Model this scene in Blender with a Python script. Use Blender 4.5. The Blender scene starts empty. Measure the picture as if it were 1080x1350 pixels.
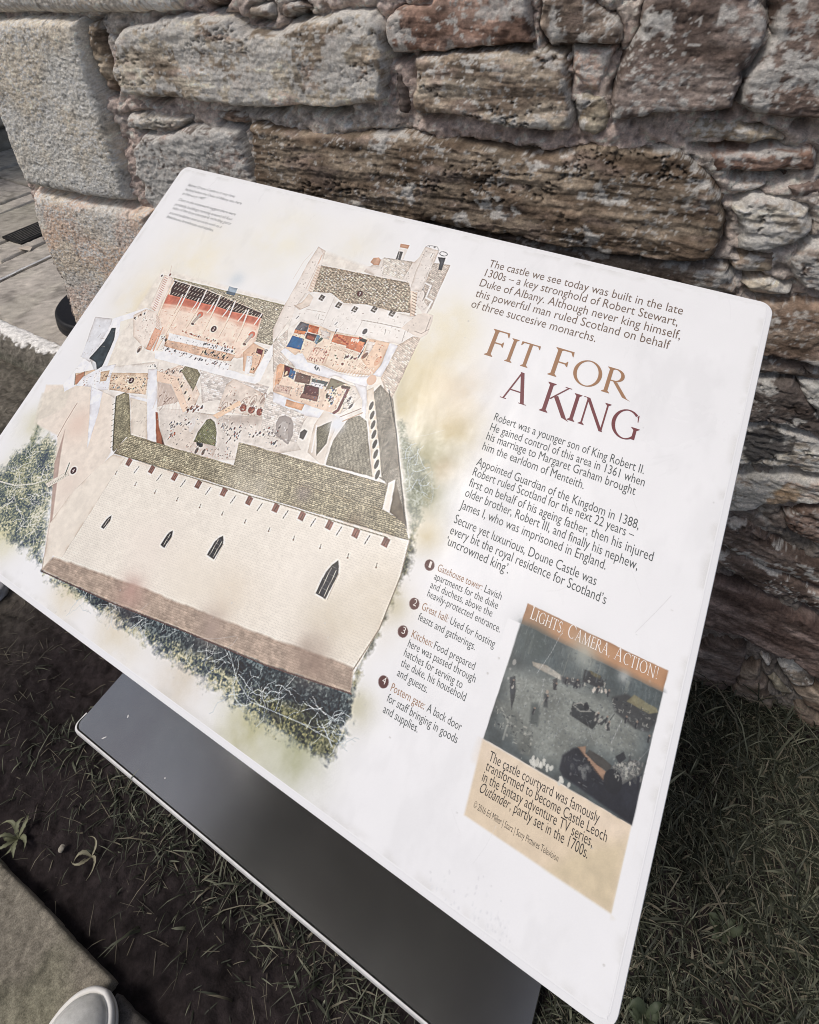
import bpy, bmesh, math, random
import numpy as np
from mathutils import Matrix, Vector, Euler

sc = bpy.context.scene
COL = sc.collection
# ------------------------------------------------------------------ camera
CAM_R = [[0.8782977, 0.2438586, -0.4112494], [0.4780987, -0.4548439, 0.7513579], [-0.0038292, -0.8565337, -0.5160769]]
CAM_P = (0.0, 0.0, 1.34)
cd = bpy.data.cameras.new('camera')
cam = bpy.data.objects.new('camera', cd)
COL.objects.link(cam)
cd.sensor_fit = 'HORIZONTAL'
cd.sensor_width = 36.0
cd.lens = 26.9547
cd.shift_x = 0.0
cd.shift_y = -0.28981
cd.clip_start = 0.02
cd.clip_end = 400.0
cam.matrix_world = Matrix(((CAM_R[0][0], -CAM_R[0][1], -CAM_R[0][2], CAM_P[0]),
                           (CAM_R[1][0], -CAM_R[1][1], -CAM_R[1][2], CAM_P[1]),
                           (CAM_R[2][0], -CAM_R[2][1], -CAM_R[2][2], CAM_P[2]),
                           (0, 0, 0, 1)))
sc.camera = cam
# ------------------------------------------------------------------ light
SUN_EL, SUN_AZ = math.radians(60), math.radians(-146)      # azimuth measured from +Y towards +X
world = bpy.data.worlds.new('World')
sc.world = world
world.use_nodes = True
wn = world.node_tree.nodes
bg = wn['Background']
sky = wn.new('ShaderNodeTexSky')
sky.sky_type = 'NISHITA'
sky.sun_disc = False
sky.sun_elevation = SUN_EL
sky.sun_rotation = SUN_AZ
sky.air_density = 1.0
sky.dust_density = 4.0
sky.ozone_density = 0.6
world.node_tree.links.new(sky.outputs[0], bg.inputs[0])
bg.inputs[1].default_value = 0.09
sl = bpy.data.lights.new('sun', 'SUN')
sl.energy = 1.7
sl.angle = math.radians(12)
sl.color = (1.0, 0.955, 0.90)
so = bpy.data.objects.new('sun', sl)
COL.objects.link(so)
sdir = Vector((math.sin(SUN_AZ) * math.cos(SUN_EL), math.cos(SUN_AZ) * math.cos(SUN_EL), math.sin(SUN_EL)))
so.rotation_euler = sdir.to_track_quat('Z', 'Y').to_euler()
sc.view_settings.view_transform = 'Standard'
sc.view_settings.look = 'None'
sc.view_settings.gamma = 1.0
sc.view_settings.use_curve_mapping = False
sc.view_settings.exposure = 0.0

sc.cycles.pixel_filter_type = 'BLACKMAN_HARRIS'
sc.cycles.filter_width = 1.0
rng = np.random.default_rng(7)
random.seed(7)

# ------------------------------------------------------------------ helpers
def lin(c):
    c = np.asarray(c, float) / 255.0
    return np.where(c <= 0.04045, c / 12.92, ((c + 0.055) / 1.055) ** 2.4)

def sstep(a, b, x):
    t = np.clip((x - a) / (b - a), 0, 1)
    return t * t * (3 - 2 * t)

_grids = {}
def vnoise(X, Y, seed=0):
    """smooth value noise 0..1, period 256"""
    if seed not in _grids:
        _grids[seed] = np.random.default_rng(1000 + seed).random((256, 256))
    g = _grids[seed]
    xi = np.floor(X).astype(int); yi = np.floor(Y).astype(int)
    fx = X - xi; fy = Y - yi
    fx = fx * fx * (3 - 2 * fx); fy = fy * fy * (3 - 2 * fy)
    x0 = xi & 255; x1 = (xi + 1) & 255; y0 = yi & 255; y1 = (yi + 1) & 255
    return ((g[y0, x0] * (1 - fx) + g[y0, x1] * fx) * (1 - fy) + (g[y1, x0] * (1 - fx) + g[y1, x1] * fx) * fy)

def fbm(X, Y, seed=0, octaves=4, gain=0.5):
    s = 0; a = 1; t = 0
    for o in range(octaves):
        s = s + a * vnoise(X * 2 ** o + 17.3 * o, Y * 2 ** o + 9.1 * o, seed + o)
        t += a; a *= gain
    return s / t

def link(o, parent=None):
    COL.objects.link(o)
    if parent is not None:
        o.parent = parent
    return o

def tag(o, label=None, cat=None, group=None, kind=None):
    if label: o['label'] = label
    if cat: o['category'] = cat
    if group: o['group'] = group
    if kind: o['kind'] = kind
    return o

def empty(name, loc, rot=(0, 0, 0)):
    o = bpy.data.objects.new(name, None)
    o.empty_display_size = 0.05
    o.location = loc; o.rotation_euler = rot
    return link(o)

def mesh_np(name, V, quads=None, tris=None, mat=None, parent=None, col=None, smooth=True):
    """numpy verts / faces -> one linked mesh object; col = per-vertex linear rgb"""
    me = bpy.data.meshes.new(name)
    V = np.asarray(V, np.float32)
    nq = 0 if quads is None else len(quads); nt = 0 if tris is None else len(tris)
    loops = []
    if nq: loops.append(np.asarray(quads, np.int32).ravel())
    if nt: loops.append(np.asarray(tris, np.int32).ravel())
    loops = np.concatenate(loops)
    me.vertices.add(len(V)); me.vertices.foreach_set('co', V.ravel())
    me.loops.add(len(loops)); me.loops.foreach_set('vertex_index', loops)
    me.polygons.add(nq + nt)
    st = np.concatenate([np.arange(nq) * 4, nq * 4 + np.arange(nt) * 3]).astype(np.int32)
    me.polygons.foreach_set('loop_start', st)
    me.polygons.foreach_set('use_smooth', np.full(nq + nt, smooth))
    if col is not None:
        at = me.color_attributes.new('tint', 'FLOAT_COLOR', 'POINT')
        c4 = np.ones((len(V), 4), np.float32); c4[:, :3] = col
        at.data.foreach_set('color', c4.ravel())
    me.update(calc_edges=True)
    me.validate()
    if mat: me.materials.append(mat)
    return link(bpy.data.objects.new(name, me), parent)

def grid_quads(nx, ny, keep=None):
    i = np.arange(nx * ny).reshape(ny, nx)
    q = np.stack([i[:-1, :-1], i[:-1, 1:], i[1:, 1:], i[1:, :-1]], -1).reshape(-1, 4)
    if keep is not None:
        q = q[keep.ravel()]
    return q

def compact(V, q, col=None):
    used = np.unique(q)
    m = np.full(len(V), -1); m[used] = np.arange(len(used))
    return V[used], m[q], (None if col is None else col[used])

def bm_obj(name, bm, mat, parent=None, smooth=False):
    me = bpy.data.meshes.new(name)
    bmesh.ops.recalc_face_normals(bm, faces=bm.faces)
    bm.to_mesh(me); bm.free()
    for p in me.polygons: p.use_smooth = smooth
    if mat: me.materials.append(mat)
    return link(bpy.data.objects.new(name, me), parent)

def bm_box(bm, c, s, rot=None, bev=0.0, seg=2):
    r = bmesh.ops.create_cube(bm, size=1.0)
    vs = r['verts']
    for v in vs:
        v.co = Vector((v.co.x * s[0], v.co.y * s[1], v.co.z * s[2]))
    if bev:
        es = list({e for v in vs for e in v.link_edges})
        rb = bmesh.ops.bevel(bm, geom=es, offset=bev, segments=seg, profile=0.5, affect='EDGES')
        vs = list({v for f in rb['faces'] for v in f.verts} | {v for v in vs if v.is_valid})
    M = Matrix.Translation(Vector(c)) @ (rot.to_4x4() if rot else Matrix.Identity(4))
    for v in vs: v.co = M @ v.co
    return vs

# ------------------------------------------------------------------ materials
def mat_new(name, rough=0.7, spec=0.3, metal=0.0, color=(0.5, 0.5, 0.5)):
    m = bpy.data.materials.new(name); m.use_nodes = True
    b = m.node_tree.nodes['Principled BSDF']
    b.inputs['Roughness'].default_value = rough
    b.inputs['Specular IOR Level'].default_value = spec
    b.inputs['Metallic'].default_value = metal
    b.inputs['Base Color'].default_value = (*color, 1)
    return m, m.node_tree, b

def nz(nt, scale, detail=4, rough=0.6, coord=None, dist=0.0):
    n = nt.nodes.new('ShaderNodeTexNoise')
    n.inputs['Scale'].default_value = scale; n.inputs['Detail'].default_value = detail
    n.inputs['Roughness'].default_value = rough; n.inputs['Distortion'].default_value = dist
    if coord is not None: nt.links.new(coord, n.inputs['Vector'])
    return n

def attr_mat(name, rough=0.85, spec=0.2, nscale=0.0, namp=0.3, bump=0.0, bscale=300, bdist=0.001):
    """vertex-attribute colour varied by fine noise, with a bump"""
    m, nt, b = mat_new(name, rough, spec)
    a = nt.nodes.new('ShaderNodeAttribute'); a.attribute_name = 'tint'
    tc = nt.nodes.new('ShaderNodeTexCoord')
    out = a.outputs['Color']
    if nscale:
        n = nz(nt, nscale, 5, 0.7, tc.outputs['Object'])
        mr = nt.nodes.new('ShaderNodeMapRange')
        mr.inputs['From Min'].default_value = 0.25; mr.inputs['From Max'].default_value = 0.75
        mr.inputs['To Min'].default_value = 1 - namp; mr.inputs['To Max'].default_value = 1 + namp
        nt.links.new(n.outputs['Fac'], mr.inputs['Value'])
        mx = nt.nodes.new('ShaderNodeMix'); mx.data_type = 'RGBA'; mx.blend_type = 'MULTIPLY'
        mx.inputs['Factor'].default_value = 1.0
        nt.links.new(out, mx.inputs[6]); nt.links.new(mr.outputs['Result'], mx.inputs[7])
        out = mx.outputs[2]
    nt.links.new(out, b.inputs['Base Color'])
    if bump:
        n2 = nz(nt, bscale, 6, 0.7, tc.outputs['Object'])
        bp = nt.nodes.new('ShaderNodeBump'); bp.inputs['Strength'].default_value = bump
        bp.inputs['Distance'].default_value = bdist
        nt.links.new(n2.outputs['Fac'], bp.inputs['Height'])
        nt.links.new(bp.outputs['Normal'], b.inputs['Normal'])
    return m

def noise_mat(name, c1, c2, scale, rough=0.8, spec=0.25, metal=0.0, bump=0.0, bscale=None, bdist=0.001, lo=0.35, hi=0.65):
    m, nt, b = mat_new(name, rough, spec, metal)
    tc = nt.nodes.new('ShaderNodeTexCoord')
    n = nz(nt, scale, 6, 0.65, tc.outputs['Object'])
    cr = nt.nodes.new('ShaderNodeValToRGB')
    cr.color_ramp.elements[0].position = lo; cr.color_ramp.elements[1].position = hi
    cr.color_ramp.elements[0].color = (*c1, 1); cr.color_ramp.elements[1].color = (*c2, 1)
    nt.links.new(n.outputs['Fac'], cr.inputs['Fac']); nt.links.new(cr.outputs['Color'], b.inputs['Base Color'])
    if bump:
        n2 = nz(nt, bscale or scale * 4, 6, 0.7, tc.outputs['Object'])
        bp = nt.nodes.new('ShaderNodeBump'); bp.inputs['Strength'].default_value = bump
        bp.inputs['Distance'].default_value = bdist
        nt.links.new(n2.outputs['Fac'], bp.inputs['Height']); nt.links.new(bp.outputs['Normal'], b.inputs['Normal'])
    return m

# ================================================================== THE WALL
M_STONE = attr_mat('rubble stone', 0.92, 0.12, 300, 0.38, 0.9, 330, 0.0022)
M_QUOIN = attr_mat('dressed quoin stone', 0.9, 0.2, 420, 0.3, 0.8, 330, 0.0018)
M_MORTAR = attr_mat('lime mortar', 0.95, 0.1, 320, 0.4, 1.0, 230, 0.004)
wall = tag(empty('stone_wall', (0.285, 0.855, 0), (0, 0, 0.13963)),
           'old rubble stone wall with pale squared corner stones behind the white panel', 'wall')

def poly_sd(U, V, poly):
    """signed distance to a polygon, positive inside"""
    P = np.asarray(poly, float); n = len(P)
    d2 = np.full(U.shape, 1e18); ins = np.zeros(U.shape, bool)
    for i in range(n):
        a = P[i]; b = P[(i + 1) % n]; e = b - a
        wx = U - a[0]; wy = V - a[1]
        t = np.clip((wx * e[0] + wy * e[1]) / (e @ e + 1e-9), 0, 1)
        d2 = np.minimum(d2, (wx - t * e[0]) ** 2 + (wy - t * e[1]) ** 2)
        c = (a[1] > V) != (b[1] > V)
        xs = a[0] + (V - a[1]) / (e[1] if abs(e[1]) > 1e-9 else 1e-9) * e[0]
        ins ^= c & (U < xs)
    d = np.sqrt(d2)
    return np.where(ins, d, -d)

PALE = np.array((0.64, 0.625, 0.59))
POLYS = []
BASEK = 1.8
def stone(poly, base, depth=20, lichen=0.3, strata=1.0, tilt=0.0, step=2.2, name='rubble_stone', label=None,
          slope=-0.05, rad=7.0, rough=1.0, spots=None, seed=[0], mat=None, warp=1.0, base2=None):
    """one stone of the wall: polygon in wall millimetres (u, z), displaced face standing proud of the mortar"""
    seed[0] += 1; s = seed[0]; ox, oy = (s * 37.7) % 200, (s * 53.1) % 200
    P = np.asarray(poly, float); POLYS.append(P)
    x0, y0 = P.min(0) - 12; x1, y1 = P.max(0) + 12
    nx = int((x1 - x0) / step) + 2; ny = int((y1 - y0) / step) + 2
    U, V = np.meshgrid(x0 + np.arange(nx) * step, y0 + np.arange(ny) * step)
    wu = (fbm(U / 34 + ox, V / 34 + oy, 3, 5, 0.6) - 0.5) * 17 * warp
    wv = (fbm(U / 34 + oy, V / 26 + ox, 8, 5, 0.6) - 0.5) * 13 * warp
    sd = poly_sd(U + wu, V + wv, P)
    # layered bedding of the sandstone
    t = V + slope * U + 9 * (fbm(U / 150 + ox, V / 80 + oy, 20, 3) - 0.5) + 3 * (fbm(U / 30 + ox, V / 20 + oy, 23, 3) - 0.5)
    big = fbm(U / 110 + ox, V / 75 + oy, 30, 3) - 0.5
    lay = fbm(U / 90 + ox, t / 7 + oy, 40, 5, 0.62)
    lam = fbm(U / 34 + oy, t / 2.6 + ox, 45, 3, 0.6) - 0.5
    stp = fbm(U / 170 + oy, t / 17 + ox, 50, 4) * 7
    ter = (np.floor(stp) + sstep(0.42, 0.58, stp - np.floor(stp))) / 7
    crk = np.abs(fbm(U / 80 + ox, t / 34 + oy, 60, 6, 0.65) - 0.5)
    crack = (1 - sstep(0.002, 0.018, crk)) * sstep(0.42, 0.6, fbm(U / 90, V / 60 + ox, 64, 2))
    fine = fbm(U / 11 + ox, V / 8 + oy, 70, 4, 0.65) - 0.5
    grit = vnoise(U / 3.1 + ox, V / 2.7 + oy, 75) - 0.5
    edge = 1 - np.exp(-np.clip(sd, 0, None) / (rad * 0.38))
    chip = sstep(0.45, 0.7, fbm(U / 24 + ox, V / 17 + oy, 80, 4)) * np.exp(-np.clip(sd, 0, None) / 13)
    yc = P[:, 1].mean(); hh = max(P[:, 1].max() - P[:, 1].min(), 1)
    h = depth * 0.72 * edge * (1 + tilt * (yc - V) / hh) + edge * (rough * (big * 11 + fine * 4.5 + grit * 1.7)
        + strata * ((lay - 0.5) * 3.0 + lam * 1.5 + (ter - 0.5) * 7.5 - crack * 6)) - chip * 7 * rough
    h = np.where(sd < 0, np.minimum(h, 0) + sd * 3.2 - 1.5, h)
    keep = (sd > -9)
    keepq = keep[:-1, :-1] & keep[:-1, 1:] & keep[1:, 1:] & keep[1:, :-1]
    # colour of the stone itself (patterns follow the depth round the edges)
    t = t - np.clip(h, -40, 60); Vg = V; V = V - np.clip(h, -40, 60)
    b = np.asarray(base, float) * BASEK; b2 = np.asarray(base2 if base2 is not None else b * np.array((0.62, 0.58, 0.56)), float)
    m1 = sstep(0.3, 0.7, fbm(U / 55 + oy, t / 22 + ox, 90, 4))[..., None]
    c = b * m1 + b2 * (1 - m1)
    c = c * (0.62 + 0.76 * lay[..., None]) * (1 + 0.7 * lam[..., None]) * (0.62 + 0.76 * fbm(U / 24 + ox, V / 15 + oy, 93, 4, 0.65)[..., None]) * (0.7 + 0.6 * fbm(U / 6 + ox, V / 6, 95, 3)[..., None])
    c = c * (1 - 0.35 * strata * crack[..., None])
    red = sstep(0.58, 0.75, fbm(U / 40 + 3 * ox, V / 20 + oy, 97, 3))[..., None] * 0.4
    c = c * (1 - red) + red * c.mean(-1, keepdims=True) * np.array((1.2, 0.95, 0.87))
    mn = np.exp(np.log(c + 1e-4).mean((0, 1))); c = mn * (c / mn) ** 1.35 * np.array((1.04, 1.0, .94))
    if lichen:
        lm = fbm(U / 42 + oy, V / 36 + oy, 110, 3) * 0.55 + fbm(U / 9 + ox, V / 8 + oy, 115, 3) * 0.45
        th = 0.645 - 0.19 * lichen
        edgeb = np.exp(-np.clip(sd, 0, None) / 16) * 0.07
        k = sstep(th, th + 0.05, lm + edgeb)[..., None] * (0.5 + 0.5 * fbm(U / 4, V / 4, 117, 2)[..., None])
        c = c * (1 - k) + PALE * k
    sp_ = fbm(U / 5.5 + oy, V / 5 + ox, 121, 3, 0.6) + (fbm(U / 60 + ox, V / 50, 125, 3) - 0.5) * 0.6
    k = sstep(0.76 - 0.15 * lichen, 0.79 - 0.15 * lichen, sp_)[..., None] * 0.8 * min(1, lichen * 4)
    c = c * (1 - k) + PALE * k
    for sp in (spots or []):
        (sx, sy, r, colr, amt) = sp
        kk = np.exp(-((U - sx) ** 2 + (V - sy) ** 2) / r ** 2) + (fbm(U / 12 + ox, V / 12 + oy, 119, 4) - 0.5) * 1.1
        k = sstep(0.35, 0.6, kk)[..., None] * amt
        c = c * (1 - k) + np.asarray(colr) * k
    V = Vg
    Vv = np.stack([U, -h, V], -1).reshape(-1, 3) / 1000
    q = grid_quads(nx, ny, keepq)
    Vv, q, cc = compact(Vv, q, np.clip(c, 0.01, 0.8).reshape(-1, 3))
    o = mesh_np(name, Vv, q, None, mat or M_STONE, wall, cc)
    if label: o['label'] = label
    return o

def quoin(poly, base, label=None, depth=26, pink=0.0):
    """pale squared corner stone with a coarse crystalline tooled face"""
    P = np.asarray(poly, float); step = 1.7; POLYS.append(P)
    s = len(wall.children) * 3.3
    x0, y0 = P.min(0) - 10; x1, y1 = P.max(0) + 10
    nx = int((x1 - x0) / step) + 2; ny = int((y1 - y0) / step) + 2
    U, V = np.meshgrid(x0 + np.arange(nx) * step, y0 + np.arange(ny) * step)
    sd = poly_sd(U + (fbm(U / 20 + s, V / 20, 3, 4) - 0.5) * 7, V + (fbm(U / 20, V / 20 + s, 8, 4) - 0.5) * 7, P)
    g1 = fbm(U / 4.2 + s, V / 3.6, 130, 3, 0.75); g2 = fbm(U / 9, V / 9 + s, 134, 4, 0.65); g3 = fbm(U / 90 + s, V / 90, 137, 4)
    edge = 1 - np.exp(-np.clip(sd, 0, None) / 5.5)
    h = depth * edge + edge * ((g1 - 0.5) * 3.2 + (g2 - 0.5) * 2.0 + (g3 - 0.5) * 6)
    h = np.where(sd < 0, np.minimum(h, 0) + sd * 3.4, h)
    keep = sd > -8
    keepq = keep[:-1, :-1] & keep[:-1, 1:] & keep[1:, 1:] & keep[1:, :-1]
    Vg = V; V = V - np.clip(h, -40, 60); g1 = fbm(U / 4.2 + s, V / 3.6, 130, 3, 0.75)
    b = np.asarray(base, float) * 1.75
    warm = sstep(0.35, 0.65, g3)[..., None]
    c = b * (1 - warm) + b * np.array((1.0, 0.93, 0.84)) * warm
    if pink:
        pk = sstep(0.4, 0.62, fbm(U / 60 + s, V / 60, 141, 3))[..., None] * pink
        c = c * (1 - pk) + c * np.array((1.06, 0.91, 0.86)) * pk
    c = c * (0.62 + 0.76 * g2[..., None]) * (0.72 + 0.56 * vnoise(U / 2.6 + s, V / 2.6, 148)[..., None])
    kw = sstep(0.53, 0.59, g1 * 0.75 + 0.25 * fbm(U / 45, V / 45 + s, 143, 3))[..., None] * 0.9
    c = c * (1 - kw) + np.array((0.74, 0.735, 0.71)) * kw
    kd = sstep(0.68, 0.82, fbm(U / 7 + 50, V / 7 + s, 146, 2))[..., None] * 0.7
    c = c * (1 - kd) + b * 0.25 * kd
    V = Vg
    Vv = np.stack([U, -h, V], -1).reshape(-1, 3) / 1000
    q = grid_quads(nx, ny, keepq)
    Vv, q, cc = compact(Vv, q, np.clip(c, 0.01, 0.85).reshape(-1, 3))
    o = mesh_np('quoin', Vv, q, None, M_QUOIN, wall, cc)
    if label: o['label'] = label
    return o

# mortar face: gritty, uneven, deeper in the joints
def build_mortar():
    us = np.concatenate([np.arange(-1526, 260, 3.4), np.arange(260, 2300, 12)])
    zs = np.concatenate([np.arange(-120, -60, 10), np.arange(-60, 1300, 3.4), np.arange(1300, 2300, 12)])
    U, V = np.meshgrid(us, zs)
    d = fbm(U / 60, V / 45, 200, 4)
    g = fbm(U / 9, V / 9, 205, 3, 0.75)
    pit = sstep(0.55, 0.75, fbm(U / 14, V / 12, 209, 3))
    gap = np.zeros(U.shape)
    for k, P in enumerate(POLYS):
        i0, i1 = np.searchsorted(us, [P[:, 0].min() - 15, P[:, 0].max() + 15]); j0, j1 = np.searchsorted(zs, [P[:, 1].min() - 25, P[:, 1].max() + 15])
        if i1 - i0 < 2 or j1 - j0 < 2: continue
        w = (slice(j0, j1), slice(i0, i1)); u, v = U[w], V[w]
        under = sstep(-6, 4, poly_sd(u, v + 11, P)); side = sstep(-8, 0, poly_sd(u, v, P)) * 0.3
        on = sstep(0.40, 0.56, fbm(u / 70 + k * 3.7, v / 70, 225, 3))
        gap[w] = np.maximum(gap[w], np.maximum(under * on, side * on))
    h = 2 - 38 * gap + (d - 0.5) * 20 + (fbm(U / 5.5, V / 5.5, 207, 3, .75) - 0.5) * 10 + (vnoise(U / 3.6, V / 3.6, 222) - 0.5) * 3.5 - pit * 9
    k = sstep(0.35, 0.65, fbm(U / 150, V / 90, 215, 3))[..., None]
    c = np.array((0.68, 0.55, 0.49)) * k + np.array((0.66, 0.585, 0.52)) * (1 - k)
    low_dark = sstep(800, 420, V)[..., None] * 0.8  # mortar colour gets darker towards the bottom of the wall
    c = c * (1 - low_dark) + np.array((0.10, 0.09, 0.08)) * low_dark
    c = c * (0.3 + 1.4 * g[..., None]) * (0.7 + 0.6 * vnoise(U / 3.6, V / 3.6, 221)[..., None])
    wht = sstep(0.66, 0.78, fbm(U / 18, V / 14, 219, 3))[..., None] * 0.5
    c = c * (1 - wht) + PALE * wht
    Vv = np.stack([U, -h, V], -1).reshape(-1, 3) / 1000
    mesh_np('mortar', Vv, grid_quads(len(us), len(zs)), None, M_MORTAR, wall, np.clip(c, 0.01, 0.8).reshape(-1, 3))
bm = bmesh.new()
bm_box(bm, (0.38, 0.365, 1.09), (3.84, 0.62, 2.42))
bm_obj('wall_core', bm, noise_mat('wall core', (0.16, 0.13, 0.11), (0.3, 0.26, 0.22), 9, bump=0.6, bdist=0.01), wall)

GREY = (0.26, 0.245, 0.225); TAN = (0.25, 0.22, 0.18); DARK = (0.12, 0.10, 0.09); BRN = (0.16, 0.122, 0.10); PINK = (0.24, 0.175, 0.15)
QG = (0.40, 0.385, 0.35); QT = (0.40, 0.37, 0.33)
quoin([(-1504, 1332), (-1019, 1332), (-1045, 1232), (-1057, 1209), (-1075, 1205), (-1239, 1195), (-1360, 1192), (-1541, 1181)], QT, 'topmost pale quoin lying across the wall corner')
quoin([(-1519, 1175), (-1346, 1187), (-1260, 1188), (-1258, 1162), (-1261, 1102), (-1257, 1018), (-1249, 891), (-1249, 871), (-1352, 866), (-1493, 868), (-1507, 880), (-1513, 922), (-1514, 1048)], QG, 'tall pale speckled quoin above the white panel')
quoin([(-1501, 857), (-1356, 855), (-1212, 858), (-1211, 770), (-1220, 607), (-1306, 275), (-1473, 109), (-1507, 461), (-1503, 554), (-1498, 655), (-1509, 723), (-1516, 782)], QT, 'pinkish lower quoin beside the black post base', pink=0.9)
quoin([(-1500, 380), (-1120, 385), (-1130, 30), (-1500, -60)], QT)
S = stone
S([(-1256, 1181), (-1233, 1185), (-1230, 1134), (-1230, 1089), (-1241, 1070), (-1254, 1073), (-1258, 1126)], TAN, 12, 0.2, 1.2, label='thin upright slate sliver beside the quoin')
S([(-1195, 1164), (-1173, 1183), (-1055, 1203), (-976, 1205), (-952, 1190), (-914, 1184), (-845, 1209), (-786, 1221), (-753, 1220), (-741, 1205), (-736, 1167), (-736, 1106), (-812, 1086), (-876, 1083), (-929, 1076), (-1019, 1075), (-1084, 1076), (-1177, 1071), (-1205, 1075), (-1211, 1099)], (0.30, 0.275, 0.235), 34, 0.78, 0.7, 0.35, label='long pale lichened stone in the second course')
S([(-1225, 1033), (-1144, 1048), (-1088, 1041), (-1111, 1024), (-1223, 1010)], GREY, 14, 0.8)
S([(-1219, 979), (-1182, 1006), (-1121, 1014), (-1069, 1035), (-994, 1032), (-974, 978), (-971, 932), (-979, 878), (-1202, 840), (-1217, 880), (-1221, 939)], (0.22, 0.21, 0.205), 26, 0.75, 0.2, label='rounded grey stone with white lichen by the panel corner')
S([(-1033, 1056), (-980, 1057), (-979, 1043), (-1024, 1044)], BRN, 10, 0.2)
S([(-970, 1048), (-893, 1047), (-815, 1047), (-753, 1057), (-705, 1060), (-593, 1056), (-503, 1052), (-456, 1067), (-428, 1075), (-343, 1082), (-329, 1075), (-300, 1046), (-282, 1026), (-269, 973), (-277, 949), (-294, 934), (-369, 930), (-473, 925), (-585, 930), (-706, 927), (-837, 925), (-960, 917), (-966, 966)], (0.150, 0.125, 0.10), 34, 0.16, 1.35, 0.3, label='very long dark brown layered slab', slope=-0.02)
S([(-947, 1218), (-913, 1221), (-912, 1208), (-931, 1203), (-949, 1205)], GREY, 14, 0.3)
S([(-896, 1220), (-861, 1226), (-848, 1218), (-892, 1207)], DARK, 12, 0.2)
S([(-1021, 1238), (-978, 1239), (-1000, 1219), (-1021, 1218)], DARK, 12, 0.1)
S([(-724, 1144), (-716, 1142), (-708, 1113), (-711, 1089), (-721, 1091), (-726, 1122)], (0.11, 0.1, 0.1), 12, 0.0, 1.2, label='small dark upright slate sliver')
S([(-734, 1215), (-715, 1224), (-673, 1233), (-655, 1288), (-552, 1290), (-543, 1207), (-535, 1196), (-601, 1187), (-667, 1175), (-724, 1168), (-736, 1187)], PINK, 24, 0.6, 0.4, 0.3)
S([(-538, 1290), (-483, 1291), (-476, 1244), (-445, 1227), (-437, 1201), (-445, 1197), (-513, 1192), (-529, 1207)], (0.2, 0.175, 0.155), 24, 0.45, 0.3, 0.3)
S([(-693, 1167), (-636, 1177), (-538, 1188), (-499, 1186), (-489, 1156), (-479, 1088), (-507, 1084), (-595, 1088), (-654, 1095), (-687, 1090), (-695, 1104)], (0.25, 0.22, 0.185), 30, 0.3, 1.3, 0.3, label='square grey brown stone with rippled layers')
S([(-489, 1186), (-443, 1192), (-444, 1169), (-447, 1141), (-470, 1143), (-486, 1161)], (0.34, 0.27, 0.24), 12, 0.7, 0.6)
S([(-482, 1134), (-441, 1133), (-435, 1110), (-437, 1096), (-452, 1085), (-471, 1091)], (0.24, 0.22, 0.18), 16, 0.25, 0.9)
S([(-431, 1182), (-418, 1204), (-415, 1233), (-410, 1292), (-338, 1294), (-295, 1250), (-285, 1236), (-288, 1209), (-300, 1179), (-298, 1138), (-336, 1132), (-360, 1126), (-411, 1110), (-433, 1111), (-436, 1146)], (0.150, 0.128, 0.120), 40, 0.34, 0.22, 0.35, label='big smooth dark grey stone with ragged lower edge')
S([(-296, 1294), (-221, 1296), (-165, 1123), (-208, 1130), (-254, 1130), (-278, 1135), (-294, 1142), (-298, 1166), (-291, 1188), (-282, 1216)], (0.16, 0.13, 0.118), 36, 0.42, 0.22, 0.35, label='large purplish grey stone in the upper right')
S([(-343, 1107), (-332, 1117), (-292, 1120), (-250, 1112), (-236, 1103), (-269, 1093), (-331, 1093)], TAN, 18, 0.3, 1.0)
S([(-313, 1081), (-268, 1089), (-207, 1097), (-197, 1092), (-196, 1071), (-252, 1062), (-301, 1057)], PINK, 18, 0.2, 1.1)
S([(-280, 1042), (-258, 1050), (-243, 1046), (-250, 1036), (-278, 1032)], (0.34, 0.31, 0.29), 12, 0.8, 0.4)
S([(-219, 1051), (-202, 1058), (-156, 1062), (-151, 1044), (-208, 1039)], (0.15, 0.12, 0.11), 14, 0.2, 1.0)
S([(-269, 1012), (-253, 1030), (-219, 1031), (-186, 1024), (-177, 998), (-195, 976), (-233, 957), (-251, 960), (-253, 985)], (0.36, 0.35, 0.32), 22, 0.9, 1.1, label='chalky white lichened stone right of the slab')
S([(-255, 939), (-245, 951), (-207, 961), (-203, 939), (-209, 925), (-247, 923)], TAN, 14, 0.3, 0.9)
S([(-186, 952), (-179, 980), (-131, 995), (-106, 916), (-161, 918), (-179, 932)], (0.27, 0.24, 0.22), 20, 0.75, 0.9)
S([(-236, 907), (-202, 920), (-173, 907), (-174, 898), (-216, 893)], (0.36, 0.335, 0.29), 14, 0.8, 0.8)
S([(-681, 921), (-585, 924), (-472, 919), (-368, 924), (-287, 930), (-257, 934), (-249, 915), (-235, 889), (-282, 889), (-363, 892), (-468, 888), (-582, 887), (-680, 884)], (0.15, 0.13, 0.115), 14, 0.2, 1.3)
S([(-227, 873), (-187, 885), (-165, 893), (-128, 898), (-100, 805), (-120, 807), (-141, 809), (-167, 810), (-205, 801)], (0.18, 0.145, 0.12), 30, 0.15, 0.5, 0.3, label='brown weathered block beside the panel top corner')
S([(-204, 796), (-181, 801), (-154, 804), (-125, 802), (-95, 788), (-92, 781), (-132, 778), (-196, 764)], (0.2, 0.175, 0.16), 14, 0.4, 1.4)
S([(-198, 758), (-171, 765), (-133, 774), (-119, 754), (-87, 718), (-69, 704), (-66, 694), (-108, 692), (-184, 679)], (0.085, 0.075, 0.072), 22, 0.05, 0.8)
S([(-130, 774), (-92, 780), (-71, 712), (-96, 731), (-117, 755)], (0.2, 0.205, 0.2), 20, 0.55, 0.9)
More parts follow.
